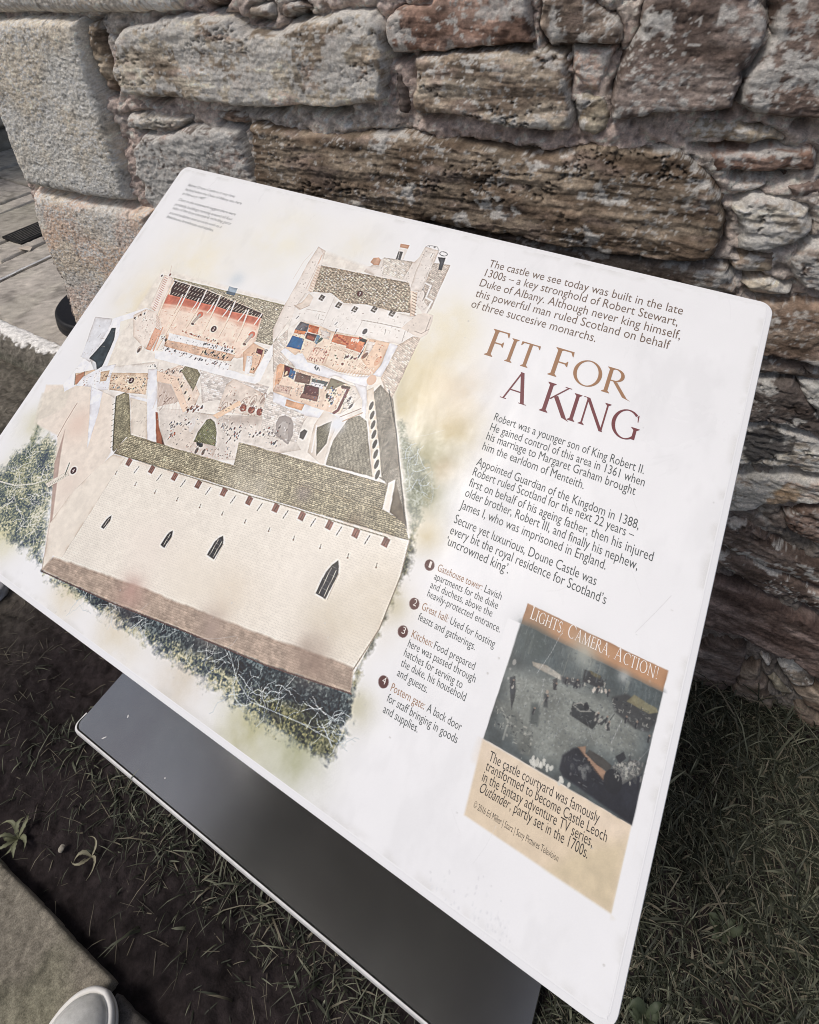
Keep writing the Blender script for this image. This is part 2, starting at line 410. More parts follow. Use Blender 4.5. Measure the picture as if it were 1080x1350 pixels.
S([(-189, 672), (-134, 690), (-106, 685), (-60, 675), (-41, 611), (-97, 612), (-172, 587)], (0.3, 0.285, 0.26), 20, 0.85, 1.4, label='pale grey layered stone with a dark stain', spots=[(-141, 638, 38, (0.06, 0.055, 0.055), 0.9)])
S([(-176, 564), (-103, 593), (-37, 613), (-21, 561), (-73, 543), (-122, 500), (-171, 481)], (0.3, 0.29, 0.265), 18, 0.9, 1.0, spots=[(-84, 542, 26, (0.42, 0.24, 0.1), 0.6)])
S([(-176, 462), (-143, 473), (-99, 479), (-56, 442), (18, 434), (37, 373), (-9, 376), (-65, 383), (-132, 401), (-166, 404)], (0.11, 0.09, 0.082), 22, 0.06, 1.2, slope=0.25)
S([(-76, 521), (-52, 545), (-18, 560), (14, 457), (-32, 474), (-62, 489)], (0.13, 0.1, 0.088), 20, 0.1, 1.0, slope=0.2)
S([(-159, 389), (-129, 393), (-69, 387), (-8, 372), (43, 360), (59, 309), (4, 312), (-49, 321), (-83, 336), (-156, 361)], (0.12, 0.1, 0.092), 20, 0.3, 1.2, slope=0.25)
S([(-154, 323), (-122, 321), (-79, 322), (-5, 302), (67, 285), (114, 130), (60, 158), (28, 182), (-21, 181), (-70, 195), (-128, 190)], (0.105, 0.083, 0.078), 34, 0.0, 0.7, 0.3, label='big dark purple slab low in the wall', slope=0.25)
S([(-125, 99), (-85, 151), (-42, 172), (-29, 136), (-23, 43), (-40, -12), (-52, -35), (-97, -49)], (0.11, 0.094, 0.09), 24, 0.0, 0.5)
S([(-31, 84), (-3, 110), (8, 80), (39, 38), (53, -26), (54, -80), (33, -106), (-23, -39)], (0.115, 0.10, 0.088), 24, 0.0, 0.35)
S([(-4, 133), (1, 143), (16, 127), (11, 108)], (0.30, 0.28, 0.26), 12, 0.6, 0.2)
S([(25, 131), (49, 155), (83, 133), (89, 110), (63, 86), (37, 108)], (0.22, 0.21, 0.195), 16, 0.5, 0.8, label='small white stone at the wall foot')
S([(18, 72), (30, 84), (66, 59), (63, 36)], (0.15, 0.14, 0.115), 14, 0.1, 0.6)
S([(60, 74), (119, 125), (152, 17), (96, 46)], (0.14, 0.118, 0.10), 20, 0.0, 0.35)
S([(80, 39), (154, 10), (187, -95), (142, -102), (89, -35)], (0.13, 0.108, 0.092), 24, 0.0, 0.3)
# stones behind the panel and beyond the frame
_taken = [o for o in wall.children if o.name.split('.')[0] in ('rubble_stone', 'quoin')]
_cells = np.zeros((240, 400), bool)          # 10 mm cells: u -1600..2400, z -100..2300
for o in _taken:
    co = np.empty(len(o.data.vertices) * 3, np.float32); o.data.vertices.foreach_get('co', co); co = co.reshape(-1, 3) * 1000
    _cells[np.clip(((co[:, 2] + 100) / 10).astype(int), 0, 239), np.clip(((co[:, 0] + 1600) / 10).astype(int), 0, 399)] = True
r2 = np.random.default_rng(11)
zc = -40
while zc < 1750:
    hc = r2.uniform(110, 190); uc = -1115 + r2.uniform(-60, 0)
    while uc < 1150:
        wc = r2.uniform(190, 420)
        i0, i1 = int((zc + 100) / 10), int((zc + hc + 100) / 10); j0, j1 = int((uc + 1600) / 10), int((uc + wc + 1600) / 10)
        if not _cells[max(i0, 0):i1, j0:j1].any():
            a = r2.uniform(4, 14, 8)
            S([(uc + a[0], zc + a[1]), (uc + wc / 2, zc + a[2]), (uc + wc - a[3], zc + a[4]), (uc + wc - a[5], zc + hc - 8),
               (uc + wc * 0.4, zc + hc - a[6] * 0.5), (uc + a[7], zc + hc - 10)],
              [TAN, GREY, BRN, DARK, PINK][r2.integers(5)], r2.uniform(16, 30), r2.uniform(0.1, 0.6), 1.0, 0.3, step=4.5)
            uc += wc
        else:
            uc += 40
    zc += hc

build_mortar()

# ================================================================== THE INFORMATION BOARD
PW, PH = 840.109, 589.933                      # mm
TILT, PROT = 0.565153, 0.000062
BLC = Vector((-0.76155, 0.14479, 0.66982))
board_rot = Matrix.Rotation(PROT, 3, 'Z') @ Matrix.Rotation(TILT, 3, 'X')
BEX, BEY, BEN = (board_rot @ Vector(v) for v in ((1, 0, 0), (0, 1, 0), (0, 0, 1)))

_q = [(193.3, 202), (535.1, 248), (272.9, 71.8), (197.1, 177.6)]
A0 = math.atan2(_q[1][1] - _q[0][1], _q[1][0] - _q[0][0]); A1 = math.pi / 2 + .05
class Canvas:
    """the printed artwork of the board, painted in board millimetres"""
    def __init__(s, w, h, res):
        s.res = res; s.nx = int(round(w / res)) + 1; s.ny = int(round(h / res)) + 1
        s.X, s.Y = np.meshgrid(np.arange(s.nx) * res, np.arange(s.ny) * res)
        s.c = np.empty((s.ny, s.nx, 3)); s.c[:] = (240, 241, 243)
    def win(s, x0, y0, x1, y1):
        r = s.res
        i0 = max(int(x0 / r) - 1, 0); i1 = min(int(x1 / r) + 2, s.nx); j0 = max(int(y0 / r) - 1, 0); j1 = min(int(y1 / r) + 2, s.ny)
        return slice(j0, max(j1, j0)), slice(i0, max(i1, i0))
    def put(s, w, k, col):
        k = k[..., None]
        s.c[w] = s.c[w] * (1 - k) + np.asarray(col, float) * k
    def fill(s, poly, col, a=1.0, tex=None, soft=0.35, rag=0.0, var=0.06, seed=1, line=0.0, outline=None):
        P = np.asarray(poly, float)
        m = soft + rag + 1
        w = s.win(P[:, 0].min() - m, P[:, 1].min() - m, P[:, 0].max() + m, P[:, 1].max() + m)
        X, Y = s.X[w], s.Y[w]
        if X.size == 0: return
        Xd, Yd = X, Y
        if not rag and soft < .5: rag = .3
        if rag:
            Xd = X + (fbm(X / 9, Y / 9, 300 + seed, 4) - 0.5) * 4 * rag; Yd = Y + (fbm(X / 9, Y / 9, 310 + seed, 4) - 0.5) * 4 * rag
        sd = poly_sd(Xd, Yd, P)
        k = np.clip(sd / (2 * soft) + 0.5, 0, 1) * a
        c = np.empty(X.shape + (3,)); c[:] = col
        if tex is not None: c = tex(X, Y, c)
        if var: c = c * (1 - var + 2 * var * fbm(X / 6, Y / 6, 320 + seed, 4)[..., None])
        if soft < .5 and a > .85 and outline is None:
            sh = np.exp(-np.clip(sd, 0, None) / 2.2) * .17 * sstep(.3, .7, fbm(X / 11 + seed, Y / 11, 398, 3)); c = c * (1 - sh[..., None] * np.array((.75, .95, 1.1)))
        if outline is None and soft < .5 and a > .85: outline = np.asarray(col, float) * 0.66
        if outline is not None:
            ol = np.clip(1 - np.abs(sd) / 0.5, 0, 1)[..., None] * 0.55 * sstep(.3, .6, vnoise(X / 7, Y / 7, 399))[..., None]
            c = c * (1 - ol) + np.asarray(outline, float) * ol
        s.put(w, k, c)
    def blob(s, p, r, col, a, seed=1, asp=1.0):
        x, y = p
        w = s.win(x - 2.2 * r, y - 2.2 * r, x + 2.2 * r, y + 2.2 * r)
        X, Y = s.X[w], s.Y[w]
        if X.size == 0: return
        d2 = ((X - x) ** 2 + ((Y - y) / asp) ** 2) / r ** 2
        k = np.exp(-1.5 * d2) * a * np.clip(0.35 + 1.3 * fbm(X / 22, Y / 22, 330 + seed, 4), 0, 1.3) * sstep(4.6, 2.5, d2)
        s.put(w, np.clip(k, 0, 1), col)
    def stroke(s, pts, wd, col, a=1.0, taper=False):
        P = np.asarray(pts, float); m = wd + 0.6
        w = s.win(P[:, 0].min() - m, P[:, 1].min() - m, P[:, 0].max() + m, P[:, 1].max() + m)
        X, Y = s.X[w], s.Y[w]
        if X.size == 0: return
        d = np.full(X.shape, 1e9)
        for p, q in zip(P[:-1], P[1:]):
            e = q - p; t = np.clip(((X - p[0]) * e[0] + (Y - p[1]) * e[1]) / (e @ e + 1e-9), 0, 1)
            d = np.minimum(d, np.hypot(X - p[0] - t * e[0], Y - p[1] - t * e[1]))
        s.put(w, np.clip((wd / 2 - d) / 0.4 + 0.5, 0, 1) * a, col)
    def dot(s, p, rx, ry, col, a=1.0, rot=0.0):
        m = max(rx, ry) + 0.6; w = s.win(p[0] - m, p[1] - m, p[0] + m, p[1] + m)
        X, Y = s.X[w] - p[0], s.Y[w] - p[1]
        if X.size == 0: return
        c_, s_ = math.cos(rot), math.sin(rot)
        d = np.hypot((X * c_ + Y * s_) / rx, (Y * c_ - X * s_) / ry)
        s.put(w, np.clip((1 - d) * min(rx, ry) / 0.4 + 0.5, 0, 1) * a, col)
    def crowd(s, line, n, cols, size=0.8, spread=1.0, rnd=random.Random(3)):
        P = np.asarray(line, float); L = np.hypot(*(P[1:] - P[:-1]).T); T = np.concatenate([[0], np.cumsum(L)])
        for _ in range(n):
            t = rnd.random() * T[-1]; i = min(np.searchsorted(T, t, 'right') - 1, len(L) - 1)
            p = P[i] + (P[i + 1] - P[i]) * ((t - T[i]) / L[i])
            s.dot((p[0] + rnd.gauss(0, spread), p[1] + rnd.gauss(0, spread)), size * rnd.uniform(0.6, 1.1), size * rnd.uniform(0.9, 2.0), rnd.choice(cols), 0.85, rnd.uniform(-.5, .5))
    def scribble(s, poly, n, cols, L=(1.0, 3.0), wd=0.45, angs=(A0, A1), a=(.35, .85), rnd=random.Random(17)):
        P = np.asarray(poly, float); x0, y0 = P.min(0); x1, y1 = P.max(0); m = 0; t = 0
        while m < n and t < n * 8:
            t += 1; x, y = rnd.uniform(x0, x1), rnd.uniform(y0, y1)
            if poly_sd(np.array([[x]]), np.array([[y]]), P)[0, 0] < 0.4: continue
            m += 1; g = rnd.choice(angs) + rnd.gauss(0, .12); l = rnd.uniform(*L) / 2; w = wd * rnd.uniform(.6, 1.6)
            if rnd.random() < .3: s.dot((x, y), rnd.uniform(.4, 1.0), rnd.uniform(.4, 1.3), rnd.choice(cols), rnd.uniform(*a), g)
            else: s.stroke([(x - l * math.cos(g), y - l * math.sin(g)), (x + l * math.cos(g), y + l * math.sin(g))], w, rnd.choice(cols), rnd.uniform(*a))
    def foliage(s, poly, cols, rag=3.0, seed=1, a=0.95, scale=5.0):
        P = np.asarray(poly, float); m = rag * 2 + 2
        w = s.win(P[:, 0].min() - m, P[:, 1].min() - m, P[:, 0].max() + m, P[:, 1].max() + m)
        X, Y = s.X[w], s.Y[w]
        if X.size == 0: return
        sd = poly_sd(X, Y, P) + (fbm(X / 5, Y / 5, 340 + seed, 4) - 0.5) * 4 * rag
        n = fbm(X / (scale * 3) + seed, Y / (scale * 3), 350 + seed, 5, 0.65) * 0.65 + fbm(X / 1.6, Y / 1.6, 356, 2) * 0.35
        n = sstep(0.28, 0.72, n) * (len(cols) - 1.001)
        i = n.astype(int); f = (n - i)[..., None]; C = np.asarray(cols, float)
        c = C[i] * (1 - f) + C[np.minimum(i + 1, len(cols) - 1)] * f
        s.put(w, sstep(-rag * 0.8, rag * 2.4, sd) * a, c)
    def branches(s, pts, n, col, L, wd=0.5, a=0.7, ang=None, rnd=random.Random(5)):
        for _ in range(n):
            p = rnd.choice(pts); x, y = p[0] + rnd.gauss(0, 5), p[1] + rnd.gauss(0, 5)
            t = rnd.uniform(0, 6.28) if ang is None else ang + rnd.gauss(0, 0.5)
            q = [(x, y)]
            for _k in range(5):
                t += rnd.gauss(0, 0.45); x += math.cos(t) * L / 5; y += math.sin(t) * L / 5; q.append((x, y))
            s.stroke(q, wd * rnd.uniform(0.6, 1.2), col, a * rnd.uniform(0.5, 1))

def t_courses(a, b, rh, cw, dark=0.78, lw=0.3, jit=0.25, seed=1):
    """courses of stone or slate: a = direction along the course, b = direction up the face (mm vectors)"""
    a = np.asarray(a, float); b = np.asarray(b, float); M = np.linalg.inv(np.stack([a / np.hypot(*a), b / np.hypot(*b)], 1))
    def f(X, Y, c):
        s_ = M[0, 0] * X + M[0, 1] * Y; t_ = M[1, 0] * X + M[1, 1] * Y
        t_ = t_ + (fbm(X / 14, Y / 14, 360 + seed, 2) - 0.5) * rh * 0.5
        r = np.floor(t_ / rh); ft = t_ / rh - r
        sc_ = s_ / cw + 0.5 * (r % 2) + (vnoise(r * 7.1, r * 3.3, 365) - 0.5)
        k = np.floor(sc_); fs = sc_ - k
        v = vnoise(k * 5.3 + 0.5, r * 9.7 + 0.5, 367 + seed)
        ln = np.maximum(ft < lw, fs < lw * rh / cw * 0.8) * 1.0
        return c * ((1 - jit / 2 + jit * v) * (1 - (1 - dark) * ln))[..., None]
    return f
def vec(P): return (P[1][0] - P[0][0], P[1][1] - P[0][1])
def lerp2(P, t): return (P[0][0] + (P[1][0] - P[0][0]) * t, P[0][1] + (P[1][1] - P[0][1]) * t)

def paint_artwork():
    A = Canvas(PW, PH, 0.62)
    blob, fill, stroke, dot = A.blob, A.fill, A.stroke, A.dot
    # ---- watercolour washes round the castle
    for q, r, c, a in (([(127.5, 441.3)], 75, (240, 235, 218), .8), ([(91.1, 361)], 60, (238, 230, 208), .8), ([(97.3, 279.6)], 45, (232, 222, 196), .6),
                       ([(113.7, 370.4)], 25, (238, 218, 204), .45), ([(245.5, 505.9)], 70, (240, 237, 222), .7), ([(360.2, 524.8)], 50, (240, 237, 225), .6),
                       ([(519.6, 461.3)], 50, (236, 230, 208), .8), ([(512.6, 409.2)], 50, (228, 218, 188), .9), ([(518.3, 363.9)], 45, (212, 200, 160), .9),
                       ([(567.9, 346.2)], 40, (204, 190, 150), .8), ([(558, 316.6)], 30, (160, 156, 116), .8), ([(569.8, 279.8)], 28, (150, 150, 115), .8),
                       ([(579.5, 308.2)], 16, (214, 186, 150), .35), ([(583, 245.9)], 25, (214, 202, 168), .8), ([(559.7, 387.8)], 40, (228, 214, 190), .6),
                       ([(75.1, 90.5)], 40, (205, 200, 155), .9), ([(106.1, 46)], 32, (215, 210, 170), .8), ([(43.6, 160.6)], 30, (220, 216, 190), .7),
                       ([(232.8, 31)], 30, (226, 216, 192), .8), ([(319.5, 30.6)], 38, (226, 219, 202), .9), ([(407.2, 31.3)], 40, (224, 217, 204), .9),
                       ([(496, 30.4)], 40, (196, 194, 160), .9), ([(547.2, 33.9)], 38, (188, 190, 160), .9), ([(585.2, 86.8)], 22, (205, 202, 180), .7),
                       ([(584.2, 172.9)], 16, (210, 205, 180), .7)):
        blob(q[0], r, c, a, int(r))
    # ---- foliage
    DK = [(38, 46, 58), (58, 68, 80), (90, 102, 104), (132, 138, 122), (180, 178, 148), (208, 205, 180)]
    A.foliage([(72.3, 158.6), (98.4, 160.1), (122.8, 134.1), (142.2, 98.2), (167.6, 62.8), (184.5, 36.7), (164.1, 34.8), (124.9, 39.3), (85, 37.1), (34.4, 54.5), (38, 95.8), (40.2, 121.4)], [(74, 86, 98), (104, 116, 114), (134, 142, 126), (176, 178, 152), (212, 210, 188)], 5, 2, .9)
    A.foliage([(31.3, 191.1), (46.3, 185.5), (72.7, 129.7), (81.7, 93.2), (75.1, 90.5), (56.2, 133.7)], [(96, 110, 100), (140, 146, 118), (190, 188, 160)], 2.5, 3, .8)
    A.foliage([(497, 346.9), (515.3, 339), (549.7, 316.8), (578.7, 291.5), (576.6, 268.2), (575.8, 242.9), (572.3, 235.3), (542.3, 277)], [(104, 114, 102), (126, 134, 114), (150, 158, 138), (186, 194, 184)], 4, 4, .75)
    A.branches([(526, 326.1), (542.4, 310.6), (554.4, 294.2), (562.9, 285.2), (541.5, 318.8), (563.6, 293.7)], 26, (205, 216, 222), 18, 0.6, .6, ang=-1.3)
    A.foliage([(570, 236.6), (575, 246.4), (584.4, 220), (583.4, 178.2), (580, 146.8), (577.8, 120.8), (579.7, 94.3), (571.9, 99.6), (573.1, 160.9)], [(40, 44, 40), (66, 70, 56), (104, 104, 78), (150, 146, 112)], 3, 5)
    A.foliage([(184, 33), (235.6, 42.1), (342.3, 59.4), (437.2, 76), (525.4, 86.7), (577.4, 97.1), (583.8, 79.9), (587.6, 54.1), (579.6, 38.7), (567.6, 35), (538.6, 33.9), (496, 30.4), (456.9, 32.4), (406.9, 31.8), (341.6, 31.7), (271.4, 30.5), (199.9, 26.4)], DK[1:], 4.5, 6)
    A.foliage([(184, 33), (235.6, 42.1), (342.3, 59.4), (437.2, 76), (525.4, 86.7), (577.4, 97.1), (583.8, 79.9), (580.1, 61.9), (544.1, 54.1), (491.7, 51.8), (425.4, 49), (335.4, 39.4), (255.3, 34.5)], [(30, 36, 48), (44, 54, 66), (64, 76, 84), (120, 132, 136)], 3, 7)
    A.foliage([(481.6, 53), (553.3, 68.1), (581.2, 63.1), (583.7, 43.1), (570.3, 37.6), (528.1, 36.8), (499.9, 38.8)], [(36, 40, 40), (70, 74, 58), (120, 120, 84), (160, 156, 116)], 3, 8, .7)
    W = (206, 214, 216)
    A.branches([(253.7, 36.2), (296.8, 43.5), (340.2, 47.7), (371.4, 50.7), (401.4, 53.6), (430.4, 56.3), (451, 55.5), (478.2, 58.2), (495.9, 59.9), (520.2, 64.9), (538.4, 64), (564.1, 63.9), (576, 57.4), (472.1, 38.4), (503.8, 47.2)], 130, W, 20, 0.55, .8)
    stroke([(440.2, 71.6), (465.1, 51.9), (488.1, 42.8), (517.3, 47.3), (545.5, 51.6), (578, 53.6)], .8, W, .55); stroke([(562.1, 59.9), (578.6, 49.6)], 0.9, W, .7)
    stroke([(332.6, 57.3), (367, 63.7), (439.5, 72.7), (456.7, 73.6)], .9, (200, 206, 206), .55)
    A.branches([(60.5, 104.7), (91.5, 97.1), (116, 87.6), (113.6, 67.7), (147.3, 63.3), (68.2, 128), (99.2, 119.9), (83.9, 74.6), (75.1, 90.5), (135.8, 67.6), (131.8, 94)], 110, (234, 234, 228), 16, 0.6, .85)
    stroke([(35.7, 82.8), (75.1, 90.5), (100.9, 102.8), (115.1, 114.3)], 1.6, (232, 230, 220), .7)
    fill([(85, 241.3), (85.9, 416.5), (305.6, 426.8), (312.6, 511.7), (472.6, 499.6), (493.7, 364.4), (569.9, 240.4), (370.5, 226.2), (180.5, 181.1)], (236, 229, 219), .85, soft=3, var=.1)
    # ---- left outer wall and foot
    fill([(20.7, 210.5), (80.2, 231.4), (128.6, 236.2), (162.5, 205.5), (180.6, 174.9), (181.5, 118.3), (186.9, 36), (163.2, 63.2), (136.8, 107.3), (89.5, 162.9), (46.7, 162.6)], (236, 226, 214), var=.05, soft=1.5)
    fill([(23.1, 198.8), (62.8, 225.3), (72.6, 196.1), (42.4, 161), (31.4, 181.1)], (226, 219, 206), .8, soft=2)
    blob([(109.9, 186)][0], 28, (232, 212, 198), .7, 3); blob([(148.4, 126.2)][0], 22, (232, 218, 206), .7, 4)
    fill([(95, 173.4), (112.5, 145.1), (155, 84.8), (187.6, 36.3), (184, 33), (157.2, 76.5), (110.7, 134.3)], (188, 166, 156), .9, soft=.8)
    stroke([(87.6, 207.5), (88.5, 182), (90.9, 161.5)], 1.2, (180, 158, 145), .7)
    fill([(67.6, 264.9), (107.7, 228.8), (142.6, 167.8), (107.3, 216.6)], (240, 242, 246))
    fill([(70.5, 261.6), (89.5, 272.3), (111, 242.1), (128.3, 208.3), (144.6, 166.7)], (238, 240, 246))
    # ---- outer buildings at the far left: cut white walls with a dark slot
    fill([(26, 318.8), (56, 325.1), (98.6, 356.5), (114, 354.5), (72.7, 325.8), (83.6, 309.3), (98.5, 260.6), (56.9, 212.9), (47.5, 219.9), (54.3, 273.4), (43, 296.1)], (240, 241, 245), outline=(205, 205, 205))
    fill([(26, 318.8), (56, 325.1), (59.8, 317.2), (66.1, 260.1), (46.8, 262.2)], (228, 230, 234))
    fill([(65, 313), (71.2, 315.9), (81, 299.6), (90.2, 259.8), (85, 254.7), (75.3, 263.2), (61.1, 264.4), (67.2, 292.9)], (74, 84, 90), var=.2)
    fill([(61.1, 264.4), (75.3, 263.2), (85, 254.7), (80.1, 253.8)], (205, 208, 210))
    fill([(54.7, 239.2), (82, 254.9), (93.1, 235.9), (65, 226)], (222, 200, 178)); fill([(58, 238.2), (67.4, 245.7), (77.1, 232.3), (65.2, 227.8)], (200, 150, 125)); stroke([(55.6, 239.5), (65.5, 226.2)], .8, (60, 55, 60)); stroke([(67.4, 247), (78.2, 232.3)], .8, (80, 60, 60))
    # ---- kitchen range
    fill([(109.9, 233.4), (107.3, 267.8), (170.6, 296.7), (178.1, 280.9), (217.2, 231.7), (236.6, 204.5), (223.8, 199.6), (136.1, 233.7)], (236, 232, 226))
    fill([(109.6, 259.2), (166, 278.6), (179.9, 252.8), (154.8, 245.7), (122.3, 239.6)], (226, 206, 184), var=.15)
    A.crowd([(115.2, 255.5), (168, 270.2), (167.1, 253.7), (126.7, 244.8)], 60, [(120, 95, 75), (90, 75, 70), (180, 140, 105), (240, 236, 228), (110, 130, 140)], .8, 2.0)
    fill([(161.1, 282.4), (174.4, 287), (217.2, 231.7), (235.9, 204.2), (223.8, 199.6), (184.2, 250.8)], (240, 242, 247))
    fill([(70.7, 240.1), (89.8, 261.8), (108.7, 272), (110.9, 257.7), (120.8, 239.1), (109.5, 233.3), (92.5, 232.8), (67.9, 226)], (238, 240, 245))
    fill([(92.9, 255.3), (105.2, 261.4), (109.3, 247.9), (101.4, 243.3)], (222, 200, 175)); A.crowd([(94.2, 253.9), (110.7, 252.1)], 12, [(110, 90, 80), (70, 60, 60), (200, 170, 140)], .8, 1)
    fill([(159.5, 242.8), (186.4, 248.1), (224.5, 199.9), (196.4, 200.5)], (232, 224, 212)); fill([(155.9, 244.3), (185.9, 248.6), (188.5, 245.4), (160.5, 241)], (240, 242, 246))
    fill([(208.9, 238.9), (222, 241.6), (247.8, 209.4), (236.1, 205.6)], (168, 112, 88), var=.15); fill([(217.4, 240.6), (222, 241.6), (247.8, 209.4), (243.1, 208.3)], (120, 84, 72))
    # ---- courtyard
    fill([(207.9, 243.7), (242.7, 254.6), (286.6, 263.9), (352, 285.2), (406.5, 275), (417.4, 268.5), (352.2, 231.2), (324.6, 220.5), (247.9, 208.8), (226, 224.9)], (226, 219, 211), var=.1)
    fill([(247.9, 208.8), (247.7, 236.3), (272.9, 242.3), (289.3, 219.5), (280.5, 214.5)], (226, 214, 202), .7, soft=2)
    fill([(232.7, 310.5), (340.2, 319.9), (340.6, 306.6), (349.1, 290), (282.1, 282.4), (264.9, 271.1)], (228, 221, 215), tex=t_courses(vec([(232.7, 310.5), (340.2, 319.9)]), (0, 1), 2.2, 5, .93))
    fill([(177.7, 281.5), (207.4, 305.6), (224.5, 300.5), (254.8, 279.5), (257.7, 263.4), (248, 254.5), (210.2, 277), (185.9, 272.1)], (236, 220, 206), var=.12)
    for i in range(4):
        q = [(182.5, 284.3), (212.8, 298.3)]; p = lerp2(q, i / 3.4); stroke([(p[0] + 2.8 * math.cos(a_), p[1] + 5 * max(math.sin(a_), -.6)) for a_ in np.linspace(-.6, 3.7, 12)], .6, (150, 110, 94), .8); A.dot((p[0] + .6, p[1] - 1), 1.1, 2.6, (80, 66, 64), .8)
    for i in range(4):
        q = [(213.1, 285.8), (247.7, 268.4)]; p = lerp2(q, i / 3.4); A.dot((p[0], p[1]), 2.6, 5, (238, 216, 198), .9); A.dot((p[0] + .5, p[1] - 1), 1.3, 2.4, (80, 74, 80), .8)
    fill([(176.2, 284.7), (209.6, 287.5), (251.2, 257.7), (246.4, 251.9), (207.7, 276.8), (185.1, 273.2)], (242, 218, 198), outline=(190, 150, 125))
    fill([(186.7, 272.3), (207.4, 276), (232.6, 261.2), (206.9, 245)], (204, 186, 174), .8)
    for i in range(9):
        q0 = lerp2([(193, 272.4), (242.3, 255.1)], i / 8); q1 = lerp2([(202.2, 241.3), (248.7, 249.4)], i / 8); stroke([q0, q1], .7, (226, 214, 206), .9)
    fill([(214.8, 313.9), (240.3, 301.7), (243.5, 279.6), (210.9, 296.6)], (164, 158, 134), tex=t_courses(vec([(214.8, 313.9), (240.3, 301.7)]), vec([(240.3, 301.7), (243.5, 279.6)]), 1.8, 3, .75))
    stroke([(210.9, 296.6), (214.8, 313.9)], .9, (90, 92, 60), .8)
    # open gallery with paintings and people
    fill([(282.9, 303.2), (288.5, 312.8), (338.5, 309.9), (346.5, 301.5), (352.1, 283.9), (318.4, 276.8), (290.5, 270.3)], (228, 216, 205), var=.12)
    for i in range(5):
        q = [(296.8, 275.9), (340.7, 303.3)]; p = lerp2(q, i / 4); stroke([(p[0] + 3.6 * math.cos(a_), p[1] + 8 * max(math.sin(a_), -.6)) for a_ in np.linspace(-.6, 3.7, 12)], .6, (150, 120, 106), .8); A.dot((p[0] + .5, p[1] - 1.5), 1.8, 4.4, (150, 128, 120), .6, -.2)
    for gx, gy in ((612, 140), (640, 128), (604, 160), (632, 150), (658, 142), (646, 164)):
        q = [(29.2, 268.5), (29.6, 268.7), (29.4, 268.2)]; c0 = (q[0][0] + gx * (q[1][0] - q[0][0]) + gy * (q[2][0] - q[0][0]), q[0][1] + gx * (q[1][1] - q[0][1]) + gy * (q[2][1] - q[0][1]))
        A.dot(c0, 3.4, 2.8, (72, 68, 70), .9, .5); A.dot(c0, 2.2, 1.7, (206, 198, 192), .9, .5); A.dot(c0, 1.0, .8, (80, 70, 72), .9, .5)
    for i in range(3):
        q = [(321.6, 285.2), (345.3, 288.6)]; p = lerp2(q, i / 2); A.dot(p, 4.6, 4.4, (152, 92, 82), .95, -.3); A.crowd([p, (p[0] + 2, p[1])], 9, [(210, 170, 150), (110, 60, 60), (190, 120, 100)], .7, 1.4)
    fill([(288, 263.1), (311.8, 291.7), (316.9, 288.8), (296.4, 261.5)], (240, 212, 186), outline=(196, 160, 136))
    for i in range(8):
        q0 = lerp2([(296.4, 261.5), (352.7, 282.9)], i / 7); q1 = lerp2([(302, 256.4), (355.9, 266.8)], i / 7); stroke([q0, q1], .7, (225, 212, 204), .9)
    fill([(296.4, 261.5), (319.4, 275.2), (352.7, 282.9), (351, 274.6), (318.9, 264)], (176, 160, 150), .45, soft=3)
    # gatehouse lower front with the arch
    fill([(342.8, 307.4), (345.2, 314.9), (384.5, 319), (408.8, 314.9), (404.3, 297.4), (407.8, 273.9), (363.7, 266.6), (349.1, 286.7)], (230, 223, 216), tex=t_courses(vec([(347, 305.6), (397.5, 309.2)]), (0, 1), 2.2, 5, .92))
    fill([(378.2, 272.1), (372.6, 283.8), (372.8, 292.2), (379, 296.7), (387.4, 296.3), (394.4, 290.6), (399.5, 279.4), (399.5, 268.4), (389.4, 270.1)], (172, 164, 160), outline=(84, 80, 82))
    fill([(382.6, 272.2), (376.9, 284.1), (380, 290.1), (387, 289.5), (398.3, 270.4)], (196, 190, 186))
    fill([(406.6, 285.8), (409.9, 290.8), (414.3, 289.9), (414.5, 279.6), (408.7, 279.8)], (88, 84, 86))
    PPL = [(52, 52, 60), (96, 80, 76), (236, 234, 230), (130, 120, 118), (150, 90, 80), (74, 96, 120)]
    A.crowd([(237.6, 232.5), (265.8, 246.3)], 26, PPL, .9, 2.4); A.crowd([(249.5, 257.1), (267.8, 267.1)], 34, [(120, 60, 55), (60, 50, 56), (160, 120, 100)], .9, 2.2)
    A.crowd([(300.4, 255.8), (334.2, 258.7), (326.9, 240.1)], 52, PPL, .9, 3.2); A.crowd([(348.3, 260.8), (387.8, 281.9)], 34, PPL, .9, 2.6); A.crowd([(247.3, 219.6), (250.1, 227.3)], 12, [(200, 120, 90), (120, 90, 80)], .9, 2)
    A.crowd([(380.5, 263.6), (386.5, 262.8)], 8, PPL, .9, 1.5)
    fill([(283, 228.2), (314.2, 232.8), (318.4, 218.1), (313, 214.5), (285.6, 213.3), (281.7, 219.7)], (222, 213, 205)); dot([(291.4, 227.9)][0], 5.5, 3.2, (52, 58, 66), .95, -.2); dot([(292.2, 219.9)][0], 2, 4, (110, 100, 96), .9); dot([(301.9, 221.7)][0], 2, 4, (120, 108, 100), .9)
    fill([(282.2, 227), (280.5, 238.6), (283.1, 256), (287.8, 258.7), (295.4, 257.2), (304.7, 247.7), (312.9, 232.9), (293.9, 230.1)], (146, 148, 116), tex=t_courses((1, -.3), (0, 1), 1.8, 2.6, .72), var=.15)
    dot([(267.7, 243.7)][0], 4, 9, (232, 230, 230), .5, .3)
